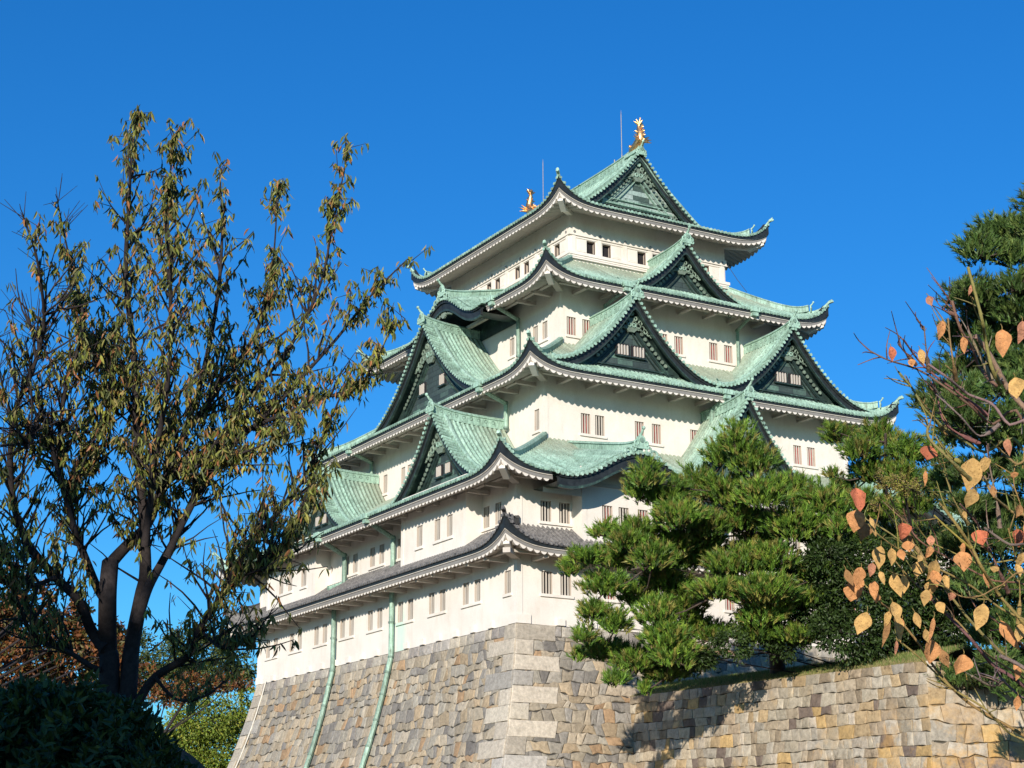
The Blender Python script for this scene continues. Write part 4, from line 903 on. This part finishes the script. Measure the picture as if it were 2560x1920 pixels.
pads3+=[(2400,1700,70,30),(2480,1690,70,35),(2550,1720,60,40),(2350,925,26,12),(2330,1010,25,14),(2365,825,22,10),(2410,715,20,9)]
pine('tall dark pine filling the right edge of the view',pads3,70,3.5,(19.5,-24.5,-14.2),pal=[(.07,.13,.03),(.09,.15,.035),(.055,.105,.025),(.12,.17,.04)],trunk_top=at(2600,420,70),dens=1.0,tr=.35)
# broadleaf crowns ------------------------------------------------------------
def broadleaf(name,label,cat,blobs,dist,base,pal,lsize=.14,dens=60,jit=1.5,group=None,tr=.2,twigs=True,trunkmat=None,shell=.55):
    base=np.array(base,float); root=empty(name,tuple(base),label,cat,group); cr=MB(); lm=MB(); C=[];D=[];CC=[]
    cs=[]
    for (u,v,ru,rv) in blobs:
        dp=dist+random.uniform(-jit,jit); c=at(u,v,dp); k=dp/FPX; R=np.array([ru*k,ru*k*random.uniform(.8,1.1),rv*k]); cs.append(c)
        n=int(dens*15*(R[0]*R[1]+R[0]*R[2]))
        # leaf clumps inside the blob
        nc=max(6,n//60); q=frames(nc)*(shell+(1-shell)*rng.random((nc,1)))
        cc=c+q*R; idx=rng.integers(0,nc,n); X=cc[idx]+rng.normal(0,.17,(n,3))*R.mean()
        d=(X-c)/R+frames(n)*.9; d[:,2]-=.3; C.append(X-base); D.append(d); tone=1+.35*(rng.random(nc)-.5); CC.append(pick(pal,n)*tone[idx][:,None])
        for x in cc[::2]: lm.tube([c-base,(c+x)/2-base+rng.normal(0,.1,3),x-base],[.03,.02,.008],4)
    m_=np.mean(cs,0); top=np.array([m_[0],m_[1],max(c[2] for c in cs)-.3])
    tp=[base+(top-base)*t+np.array([math.sin(t*6)*.2,math.cos(t*5)*.2-.2,0])*min(1,3*t) for t in np.linspace(0,1,10)]
    lm.tube([p-base for p in tp],np.linspace(tr,.05,10),8)
    for c in cs:
        h=min(max((c[2]-base[2])/(top[2]-base[2]+1e-6)-.25,.1),.85); a=tp[int(h*9)]; lm.tube([a-base,(a+c)/2-base+np.array([0,0,-.1]),c-base],[.06*tr/.2,.04*tr/.2,.02],6)
    C=np.concatenate(C);D=np.concatenate(D);CC=np.concatenate(CC); n=len(C)
    leaves(cr,C,D,frames(n),lsize*(.7+.6*rng.random(n)),lsize*.6*(.7+.6*rng.random(n)),CC)
    lm.build('trunk',trunkmat or BARK,root); cr.build('crown',LEAF,root); return root
GRN=[(.17,.24,.025),(.20,.27,.03),(.12,.18,.022),(.27,.28,.04)]; DGR=[(.022,.045,.008),(.03,.06,.010),(.045,.08,.014)]
ORB=[(.20,.07,.02),(.26,.10,.025),(.13,.05,.02),(.14,.11,.03),(.08,.08,.02)]
broadleaf('evergreen_shrub','dark glossy evergreen shrub mass behind the grass strip on the retaining wall','shrub',[(1980,1560,80,70),(2060,1500,90,90),(2150,1470,90,100),(2240,1500,90,100),(2310,1560,70,80),(2130,1590,110,50),(2000,1450,60,60),(2230,1610,90,40),(1960,1620,50,35),(2060,1400,70,60),(2170,1380,80,60),(2270,1400,80,60),(2360,1450,80,80),(2440,1520,80,80),(2520,1480,80,90),(2380,1570,80,60),(2560,1590,80,60),(2330,1340,60,50),(2430,1400,70,50),(1900,1560,60,50),(1830,1610,50,35),(1740,1640,60,35)],79,(15,-14,-4),DGR,.19,34,1.5)
broadleaf('vine_thicket','yellowing vine thicket tangled between the pines above the dark shrub','vine',[(2195,1195,22,25),(2215,1225,30,25),(2240,1200,30,20),(2285,1225,45,18),(2200,1260,25,20),(2350,1230,30,18),(2300,1205,30,14)],76,(14,-16,-4),[(.24,.25,.04),(.30,.28,.06),(.32,.22,.09),(.20,.17,.06)],.09,60,.6,tr=.07)
broadleaf('leafy_tree','round bright green bush at the foot of the stone base left edge','tree',[(520,1800,90,60),(590,1790,70,60),(470,1860,90,70),(560,1890,110,70),(620,1740,30,30),(430,1830,60,50),(640,1850,40,60),(500,1930,110,60),(680,1900,50,60)],128,(-16,58,-14.2),GRN,.22,20,2,tr=.25)
broadleaf('leafy_tree','mixed green tree just left of the keep wall behind the cherry','tree',[(590,1620,50,40),(560,1680,60,45),(615,1660,35,35),(510,1640,60,50),(470,1700,60,50),(420,1650,60,50),(610,1560,25,25),(540,1590,40,30),(400,1720,60,50),(350,1690,50,50),(330,1630,60,50),(270,1660,60,60),(450,1610,60,45),(300,1730,60,60),(220,1620,50,50)],134,(-20,66,-14.2),[(.06,.09,.02),(.09,.12,.025),(.04,.065,.015)],.24,16,2,tr=.3)
broadleaf('maple_tree','rust coloured maple behind the cherry trunk near the stone base','tree',[(480,1715,60,26),(560,1708,50,20),(420,1730,50,26),(600,1700,28,14),(380,1710,50,30)],75,(-24,-2,-14.2),ORB,.15,44,1.5,tr=.15)
broadleaf('maple_tree','rust and green maple low behind the left edge hedge','tree',[(40,1560,70,60),(120,1600,80,60),(60,1660,80,60),(180,1660,70,50),(150,1530,50,45),(20,1500,40,50),(220,1700,70,50),(90,1720,90,50),(300,1700,40,50),(330,1650,40,40),(30,1470,50,50),(-20,1540,60,60),(90,1500,50,40),(240,1560,50,40),(290,1600,45,40),(260,1640,60,50),(10,1620,60,60),(70,1590,60,50),(150,1590,60,50),(200,1620,60,50),(-30,1700,60,80)],45,(-43,-35,-14.2),ORB,.13,60,1.5,tr=.18)
# ------------------------------------------------------------------ cherry tree
CHP=[(.30,.29,.06),(.24,.27,.05),(.18,.21,.035),(.15,.17,.03),(.20,.19,.04),(.10,.12,.03),(.13,.14,.03),(.26,.18,.05),(.33,.14,.05),(.06,.08,.025),(.08,.10,.03),(.10,.12,.03),(.24,.20,.07)]
def D2(l): return [(x*1.1573,y*1.1573) for x,y in l]
limbs=[ # points in the 2212-wide picture, start radius, end radius, depth start, depth end, leafiness start fraction
 ([(236,1600),(235,1520),(232,1400),(232,1290),(238,1215)],.17,.125,15.0,15.0,9),
 ([(233,1262),(238,1222),(275,1178),(320,1130),(350,1050),(400,930),(440,800),(470,640),(480,500),(475,380)],.12,.008,15,15.8,.2),
 ([(228,1400),(200,1367),(168,1295),(120,1247),(53,1161),(24,1046),(30,900),(70,800),(95,700),(80,560),(50,470)],.10,.008,15,14.2,.15),
 ([(232,1300),(211,1271),(182,1199),(163,1151),(144,1080),(129,984),(140,850),(180,700),(150,560),(125,440)],.08,.006,15,14.6,.2),
 ([(225,1450),(196,1439),(144,1406),(72,1372),(29,1276),(0,1247),(-60,1150)],.05,.01,15,14,.3),
 ([(300,1600),(275,1520),(285,1400),(305,1290),(314,1240),(312,1150),(305,1050),(295,900),(288,750),(272,600),(278,450),(285,330),(300,245)],.16,.006,14.9,15.3,.3),
 ([(296,1345),(318,1275),(350,1215),(385,1150),(430,1050),(480,950),(540,850),(620,760),(690,620),(720,480),(752,330)],.085,.006,14.9,16.0,.25),
 ([(360,1205),(400,1120),(470,1000),(600,870),(720,740),(800,640),(880,560)],.06,.006,15.0,15.6,.2),
 ([(290,1560),(297,1521),(335,1463),(407,1415),(431,1358),(479,1286),(508,1228),(560,1150),(640,1060),(690,960),(760,800)],.085,.008,14.9,14.6,.25),
 ([(313,1180),(335,1000),(365,800),(368,600),(362,450),(375,310)],.06,.006,14.9,14.3,.15),
 ([(163,1151),(120,1000),(90,900),(60,960),(10,850),(-20,700)],.04,.008,14.7,14.0,.2),
 ([(431,1358),(480,1400),(540,1380),(580,1330)],.025,.006,14.7,14.2,.2),
 ([(335,1463),(380,1510),(440,1505),(500,1460)],.03,.008,14.8,14.4,.5),
 ([(400,930),(480,830),(560,700),(590,560),(600,400)],.04,.005,15.3,16.0,.1),
 ([(480,950),(600,900),(700,860),(780,830),(850,700)],.04,.005,15.5,14.8,.1),
 ([(295,900),(230,800),(190,750),(160,650)],.035,.005,15.1,15.6,.1),
 ([(508,1228),(560,1230),(610,1180),(650,1100),(700,1030)],.03,.006,14.7,14.3,.1),
 ([(120,1247),(60,1260),(0,1180),(-60,1050)],.035,.008,14.5,13.9,.1),
 ([(350,1050),(420,1010),(520,980),(640,930)],.035,.006,15.2,14.4,.1),
 ([(144,1080),(200,980),(240,860),(250,700)],.04,.006,14.7,15.2,.1)]
CT=at(300,1735,15.0); CT=np.array([CT[0],CT[1],-14.2])
cherry=empty('cherry_tree',tuple(CT),'large cherry tree with thin drooping olive and orange leaves at left, dark forked trunk','cherry tree')
tk=MB(); TW=[]
def smooth(P,n):
    P=np.asarray(P,float); t=np.linspace(0,len(P)-1,n); i=np.clip(t.astype(int),0,len(P)-2); f=(t-i)[:,None]
    p0=P[np.clip(i-1,0,None)];p1=P[i];p2=P[i+1];p3=P[np.clip(i+2,None,len(P)-1)]
    return .5*((2*p1)+(-p0+p2)*f+(2*p0-5*p1+4*p2-p3)*f*f+(-p0+3*p1-3*p2+p3)*f**3)
for pts,r0,r1,d0,d1,lf in limbs:
    q=D2(pts); n=len(q); P=np.array([at(u,v,d0+(d1-d0)*i/(n-1)+(.12*math.sin(i*2.1+u) if i else 0)) for i,(u,v) in enumerate(q)])
    if r0>.14: P[0]=np.array([P[1][0]*.5+CT[0]*.5,P[1][1]*.5+CT[1]*.5,-14.3])
    Ps=smooth(P,n*5); R=.57*(r0+(r1-r0)*np.linspace(0,1,len(Ps))**.75)+.002; tk.tube(Ps-CT,R,9)
    if lf<5:
        for i in range(int(lf*len(Ps)),len(Ps)): TW.append((Ps[i],Ps[min(i+1,len(Ps)-1)]-Ps[i-1],R[i],i/len(Ps)))
LC=[];LD_=[];LCC=[]
def droop_cluster(p,n):
    for _ in range(n):
        a=random.uniform(0,6.28); d=np.array([math.cos(a)*.55,math.sin(a)*.55,-random.uniform(.5,1.3)]); LC.append(p+rng.normal(0,.018,3)); LD_.append(d); LCC.append(np.array(random.choice(CHP))*random.uniform(.7,1.3))
for k in range(1450):
    P0,T,R,f=random.choice(TW)
    if R>.04 and random.random()<.6: continue
    if random.random()<.62*f*f: continue
    T=T/np.linalg.norm(T); a=frames(1)[0]; d=T*.55+a*.75+np.array([0,0,.35]); d/=np.linalg.norm(d); l=random.uniform(.25,.75)*(1.0 if R>.012 else .26)
    pts=[P0]; 
    for j in range(4): d=d+frames(1)[0]*.22+np.array([0,0,.06]); d/=np.linalg.norm(d); pts.append(pts[-1]+d*l/4)
    tk.tube(np.array(pts)-CT,np.linspace(min(R,.012),.003,5),4,cap=False)
    s_=(P0-CAM); u_=1280+FPX*(s_@r2)/(s_@fw); v_=960-FPX*(s_@u2)/(s_@fw)
    if v_>1180 and random.random()<.38: continue
    bare= (u_<160 and v_<1130 and v_>500)
    if bare and random.random()<.75:
        for j in range(3): e=pts[2]+frames(1)[0]*.22+np.array([0,0,.08]); tk.tube(np.array([pts[1],e])-CT,[.004,.002],4,cap=False)
        continue
    for j in range(1,5):
        if random.random()<.88: droop_cluster(pts[j],random.randint(3,7))
        if random.random()<.35:
            e=pts[j]+frames(1)[0]*.16+np.array([0,0,.05]); tk.tube(np.array([pts[j],e])-CT,[.004,.002],4,cap=False); droop_cluster(e,random.randint(3,7))
for P0,T,R,f in TW:
    if f>.9: droop_cluster(P0,3)
tk.build('trunk',BARK,cherry)
cr=MB(); C=np.array(LC)-CT; D=np.array(LD_); n=len(C); leaves(cr,C,D,frames(n)*.6+np.array([0,0,.6]),.065+.045*rng.random(n),.018+.012*rng.random(n),np.array(LCC),.35,0,.2); cr.build('crown',LEAF,cherry)
print('cherry leaves',n)
# ------------------------------------------------------------------ hedge bottom left
HB=at(120,1900,9.5); HB=np.array([HB[0],HB[1],-14.2])
hr=empty('evergreen_bush',tuple(HB),'broad dark evergreen bush in shade at the bottom left corner','bush')
hd=MB(); C=[];D=[];n=24000
top=[(-400,1725),(0,1730),(120,1726),(230,1738),(310,1768),(370,1810),(425,1870),(465,1950),(560,2150)]
hu=np.array([t[0] for t in top]);hv=np.array([t[1] for t in top])
U0=rng.uniform(-350,600,n); vt=np.interp(U0,hu,hv)+12*np.sin(U0*.05)+10*np.sin(U0*.13+1); V0=vt+(2300-vt)*rng.random(n)**1.3
dep=9.6-1.6*np.sqrt(np.clip((V0-vt)/500,0,1))+rng.normal(0,.09,n)+.22*np.sin(U0*.045+V0*.03)+.15*np.sin(U0*.09-V0*.06)
C=np.array([at(a,b_,c) for a,b_,c in zip(U0,V0,dep)])+rng.normal(0,.02,(n,3)); D=-np.array([fw[0],fw[1],0])*.5+frames(n)*.8+np.array([0,0,.4])
leaves(hd,C-HB,D,frames(n),.05+.03*rng.random(n),.022+.012*rng.random(n),pick([(.035,.055,.010),(.05,.075,.014),(.022,.04,.008),(.08,.10,.018)],n),.2,0,.2)
hd.build('foliage',LEAF,hr)
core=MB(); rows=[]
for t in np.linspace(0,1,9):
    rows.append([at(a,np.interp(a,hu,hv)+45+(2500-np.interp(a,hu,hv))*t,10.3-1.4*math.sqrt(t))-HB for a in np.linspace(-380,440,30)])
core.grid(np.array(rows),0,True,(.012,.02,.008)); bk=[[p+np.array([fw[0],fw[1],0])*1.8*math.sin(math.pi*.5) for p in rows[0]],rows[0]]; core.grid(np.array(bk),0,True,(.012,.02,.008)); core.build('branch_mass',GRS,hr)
# ------------------------------------------------------------------ foreground shrub at right
SH=at(2790,2150,5.0); SH=np.array([SH[0],SH[1],-14.2])
sr=empty('autumn_shrub',tuple(SH),'leafy autumn shrub close by at right, bare twigs and round orange and red leaves','shrub')
bt=MB(); RED_B=(.20,.105,.075); YEL_B=(.27,.22,.07); GRY_B=(.23,.17,.14)
E=2560
br=[([(2173,876),(2220,900),(2290,922),(2345,955),(2420,1010),(2480,1060),(2570,1080)],.0022,.008,RED_B,4.5),
([(2258,848),(2300,905),(2345,945),(2400,985),(2470,1040)],.003,.005,RED_B,4.5),([(2245,860),(2290,912)],.0015,.0025,RED_B,4.5),
([(2380,752),(2400,820),(2430,870),(2450,920),(2490,965)],.005,.006,RED_B,4.6),([(2333,742),(2360,775),(2390,787)],.0012,.002,RED_B,4.6),
([(2420,668),(2440,740),(2455,800),(2464,850),(2480,920),(2500,960)],.005,.008,YEL_B,4.4),([(2437,838),(2470,880),(2500,935),(2520,970),(2570,1030),(2620,1080)],.008,.014,GRY_B,4.5),
([(2424,835),(2450,890),(2480,950)],.005,.006,GRY_B,4.55),([(2245,928),(2280,970),(2310,1020),(2350,1060),(2400,1095),(2460,1130),(2570,1145)],.003,.008,YEL_B,4.6),
([(2265,940),(2290,985),(2330,1035),(2370,1090)],.002,.003,YEL_B,4.6),([(2328,955),(2345,1000),(2358,1050),(2390,1080),(2450,1110)],.003,.004,RED_B,4.6),
([(2340,985),(2400,1040),(2450,1090),(2500,1060)],.003,.004,GRY_B,4.5),([(2310,815),(2315,870),(2322,930)],.0022,.003,RED_B,4.5),([(2370,795),(2375,850),(2382,900),(2390,950)],.003,.004,YEL_B,4.4),
([(2320,910),(2370,945),(2420,985),(2480,1010),(2520,1060),(2600,1120)],.004,.007,GRY_B,4.4),
([(2320,1065),(2322,1095),(2370,1145),(2425,1198)],.004,.006,YEL_B,4.3),([(2370,1140),(2400,1155)],.002,.003,YEL_B,4.3),
([(2330,1110),(2360,1180),(2385,1250),(2420,1310)],.002,.003,YEL_B,4.4),([(2462,1190),(2480,1235),(2530,1280),(2600,1340)],.003,.010,YEL_B,4.4),
([(2495,1120),(2540,1160),(2600,1200)],.004,.006,YEL_B,4.5),([(2170,1310),(2200,1340),(2250,1375),(2320,1410),(2420,1460),(2500,1520),(2600,1580)],.002,.006,YEL_B,4.3),
([(2215,1255),(2262,1300),(2280,1350),(2310,1400)],.0018,.0025,YEL_B,4.4),([(2258,1272),(2275,1320),(2310,1360),(2400,1410),(2480,1450),(2600,1490)],.002,.005,RED_B,4.5),
([(2283,1300),(2320,1350),(2380,1380),(2450,1410),(2600,1430)],.002,.004,YEL_B,4.5),([(2350,1258),(2390,1310),(2430,1370),(2455,1420),(2500,1490),(2560,1560)],.005,.007,YEL_B,4.3),
([(2335,1288),(2380,1330),(2430,1370)],.003,.004,YEL_B,4.3),([(2400,1260),(2450,1320),(2490,1410),(2520,1480)],.003,.004,RED_B,4.5),
([(2462,1320),(2520,1360),(2600,1400)],.004,.007,GRY_B,4.4),([(2160,1295),(2235,1340),(2300,1400),(2340,1440),(2400,1520),(2470,1600),(2560,1680),(2620,1740)],.002,.010,YEL_B,4.4),
([(2232,1395),(2270,1440),(2330,1500),(2400,1560),(2460,1630),(2600,1730)],.002,.006,YEL_B,4.5),([(2170,1470),(2200,1505),(2230,1530),(2290,1600),(2330,1660),(2380,1720),(2440,1770),(2600,1870)],.0025,.008,YEL_B,4.4),
([(2240,1596),(2300,1645),(2380,1720),(2460,1770),(2520,1830),(2600,1880)],.003,.005,YEL_B,4.35),([(2310,1480),(2370,1540),(2420,1590),(2480,1660),(2540,1700),(2640,1790)],.004,.010,RED_B,4.5),
([(2340,1450),(2400,1490),(2450,1490),(2500,1465),(2580,1450)],.002,.004,YEL_B,4.3),([(2430,1690),(2480,1715),(2510,1700)],.004,.005,GRY_B,4.4),([(2490,1640),(2500,1690),(2550,1740),(2620,1790)],.003,.006,GRY_B,4.5),
([(2500,1640),(2560,1670),(2640,1740)],.006,.010,GRY_B,4.3),([(2440,1520),(2500,1560),(2580,1640)],.004,.007,RED_B,4.5),([(2540,1150),(2535,1210),(2560,1290)],.002,.003,YEL_B,4.5),
([(2470,1110),(2475,1170),(2490,1240),(2500,1320)],.0025,.0035,GRY_B,4.5),([(2520,1320),(2540,1400),(2550,1480),(2545,1560)],.002,.003,YEL_B,4.4)]
rnd2=random.Random(3)
for pts,r0,r1,cl,dd in br:
    P=[at(u,v,dd+.05*math.sin(i*1.7+v)) for i,(u,v) in enumerate(pts)]
    if pts[-1][0]>=2560: P+= [at(2700,max(1750,pts[-1][1]+150),dd+.2),at(2790,2140,5.0)]; 
    Ps=smooth(P,len(P)*4); n=len(Ps); R=.8*r0+(r1*.62-.8*r0)*np.linspace(0,1,n); R[-4:]=np.maximum(R[-4:],.006)
    R=R*(1+.12*np.sin(np.arange(n)*2.6)); bt.tube(Ps-SH,R,7,0,tuple(c*rnd2.uniform(.8,1.2) for c in cl))
    for i in range(2,n-2,3):     # buds and spurs
        if rnd2.random()<.6:
            d=frames(1)[0]; bt.tube([Ps[i]-SH,Ps[i]-SH+d*.008+np.array([0,0,.006])],[R[i]*.5,.001],4,0,cl)
for pts,r0,r1,cl,dd in br:
    for _ in range(6):
        i=rnd2.randrange(len(pts)-1); t=rnd2.random(); u=pts[i][0]*(1-t)+pts[i+1][0]*t; v=pts[i][1]*(1-t)+pts[i+1][1]*t
        if u>2560: continue
        a=at(u,v,dd+.03); dx,dy=rnd2.uniform(-70,20),rnd2.uniform(-95,25); P=[a,at(u+dx*.5+rnd2.uniform(-8,8),v+dy*.5,dd+.03+rnd2.uniform(-.05,.05)),at(u+dx,v+dy+rnd2.uniform(-10,10),dd+rnd2.uniform(-.1,.1))]
        bt.tube(smooth(P,7)-SH,np.linspace(.0022,.0009,7),5,0,tuple(c*rnd2.uniform(.8,1.25) for c in cl))
bt.tube([at(2790,2140,5.0)-SH,(0,0,0)],[.03,.05],10,0,GRY_B)
for pts,r0,r1,cl,dd in br[:2]: pass
bt.build('trunk',BRN,sr)
A=lambda l:[(2080+.2652*x,1060+.2652*y,a*.2652,b_*.2652,c) for x,y,a,b_,c in l]
B=lambda l:[(2100+.2532*x,680+.2532*y,a*.2532,b_*.2532,c) for x,y,a,b_,c in l]
Cc=lambda l:[(2080+.2652*x,1480+.2652*y,a*.2652,b_*.2652,c) for x,y,a,b_,c in l]
RD_,OR_,YE_,BR_,PK_=(.60,.18,.09),(.70,.33,.13),(.68,.42,.15),(.38,.20,.08),(.62,.28,.16)
lv=A([(225,600,90,230,RD_),(245,810,95,210,OR_),(310,930,75,170,BR_),(660,930,80,160,RD_),(690,1010,60,170,BR_),(715,1100,60,110,OR_),(460,1150,65,240,YE_),(560,1170,45,170,YE_),(385,1310,40,130,PK_),(205,1440,85,220,OR_),(275,1350,60,170,OR_),(130,1370,40,180,BR_),(450,1390,30,130,YE_),(400,1480,50,180,OR_),(580,1400,60,240,YE_),(670,1420,50,200,YE_),(830,1290,65,170,YE_),(980,1280,75,210,YE_),(930,1150,40,120,OR_),(930,1050,40,110,PK_),(1215,1200,90,210,OR_),(1380,1000,85,150,RD_),(1740,990,70,170,RD_),(1790,1190,50,170,YE_),(925,205,85,175,RD_),(1330,320,110,320,YE_),(1335,610,75,190,YE_),(1440,310,55,140,YE_),(1660,140,40,160,PK_),(1720,450,40,60,OR_),(950,1380,60,160,OR_),(940,1480,60,140,YE_),(890,1560,50,160,YE_),(1070,1420,40,150,YE_),(640,1180,40,120,OR_),(1240,820,22,90,YE_),(880,440,22,140,OR_),(360,880,22,110,YE_),(385,980,22,90,YE_),(1540,1340,45,60,YE_)])
lv+=B([(870,235,40,120,PK_),(790,760,40,150,YE_),(1010,480,45,190,OR_),(1215,640,40,170,OR_),(500,735,45,150,RD_),(1600,570,85,280,OR_),(1800,480,60,230,PK_),(1730,1040,90,210,YE_),(1300,120,20,120,PK_),(700,860,40,80,OR_)])
lv+=Cc([(195,-60,80,150,OR_),(330,190,80,230,YE_),(570,95,60,190,YE_),(540,230,30,300,BR_),(600,200,50,280,YE_),(780,190,40,170,YE_),(880,350,50,140,YE_),(945,450,85,230,OR_),(1030,540,50,180,BR_),(1240,590,100,200,OR_),(960,240,30,240,OR_),(1430,110,75,260,YE_),(1590,270,60,320,OR_),(1000,90,50,120,YE_),(1785,300,60,180,YE_),(660,250,40,140,OR_),(420,0,40,110,OR_),(900,0,40,90,OR_)])
for pts,r0,r1,cl,dd in br:      # smaller leaves and short twigs along every branch
    for _ in range(rnd2.choice([0,0,1,1,2])):
        i=rnd2.randrange(len(pts)-1); t=rnd2.random(); u=pts[i][0]*(1-t)+pts[i+1][0]*t; v=pts[i][1]*(1-t)+pts[i+1][1]*t
        if u>2200 and v>1180: lv.append((u,v+4,rnd2.uniform(5,13),rnd2.uniform(20,42),rnd2.choice([OR_,OR_,YE_,YE_,BR_,PK_])))
bl=MB()
for (u,v,hw_,ln_,cl) in lv:
    dd=4.35+rnd2.uniform(-.12,.1); k=dd/FPX; o0=at(u,v,dd); w_=hw_*k*1.0; l=ln_*k; c=np.array(cl)*rnd2.uniform(.85,1.15)
    face=-fw+rt*rnd2.uniform(-.5,.5)+np.array([0,0,rnd2.uniform(-.3,.5)]); dn=np.array([0,0,-1.])+rt*rnd2.uniform(-.35,.35)+fw*rnd2.uniform(-.2,.2); dn/=np.linalg.norm(dn)
    sd=np.cross(dn,face); sd/=np.linalg.norm(sd); nn=np.cross(sd,dn); 
    if nn@(-fw)<0: nn=-nn
    ts=np.linspace(0,1,9); prof=np.array([.08,.62,.92,1,.97,.84,.6,.3,.02]); G=[]; cup=rnd2.uniform(.05,.6); curl=rnd2.uniform(-.3,.45); wav=rnd2.uniform(0,6); lean=rnd2.uniform(-.18,.18)
    for t,pw in zip(ts,prof):
        row=[]
        for q in (-1,-.5,0,.5,1):
            row.append(o0+dn*l*t+sd*(w_*pw*q*(.95+.10*math.sin(t*9+wav*q))+lean*l*t*t)+nn*(abs(q)*pw*w_*cup-l*curl*t*t+.07*w_*abs(q)*math.sin(t*11+wav+q)))
        G.append(np.array(row)-SH)
    bl.grid(np.array(G),0,True,tuple(c)); bl.tube([o0-SH,o0-SH+nn*.002-dn*l*.1,o0-SH-dn*l*.22+fw*.01],[.0012,.001,.0009],5,0,(.35,.25,.08))
bl.build('foliage',BLEAF,sr)
# ------------------------------------------------------------------ unseen trees added behind the viewer to shade the cherry and the bush
def backtree(x,y,h,r,label,seed):
    base=np.array([x,y,-14.2]); root=empty('broadleaf_tree',tuple(base),label,'tree','trees behind the viewer'); cr=MB(); lm=MB()
    lm.tube([(0,0,0),(.2,.1,h*.4),(0,0,h*.9)],[.45,.3,.08],9); rg=np.random.default_rng(seed)
    n=9000; nc=160; q=frames(nc)*(.45+.55*rg.random((nc,1))); cc=q*np.array([r,r,h*.36])+np.array([0,0,h*.62]); idx=rg.integers(0,nc,n); X=cc[idx]+rg.normal(0,.45,(n,3))
    for c in cc[::4]: lm.tube([(0,0,h*.45),c*.5+np.array([0,0,h*.2]),c],[.12,.07,.02],5)
    leaves(cr,X,frames(n),frames(n),.42,.28,pick(DGR,n)); lm.build('trunk',BARK,root); cr.build('crown',LEAF,root)

for tx,ty,h,r,sd in ((CT[0]-.746*24-2.2,CT[1]-.666*24+2.4,13.6,4.2,1),(CT[0]-.746*23+1.2,CT[1]-.666*23-1.2,11.3,3.6,2),(CT[0]-.746*20-6.5,CT[1]-.666*20+7,14.5,4.6,3)):
    backtree(tx,ty,h,r,['tall broad evergreen behind the viewer, left one of three','tall broad evergreen behind the viewer, middle one of three','tall broad evergreen behind the viewer, right one of three'][sd-1],sd)
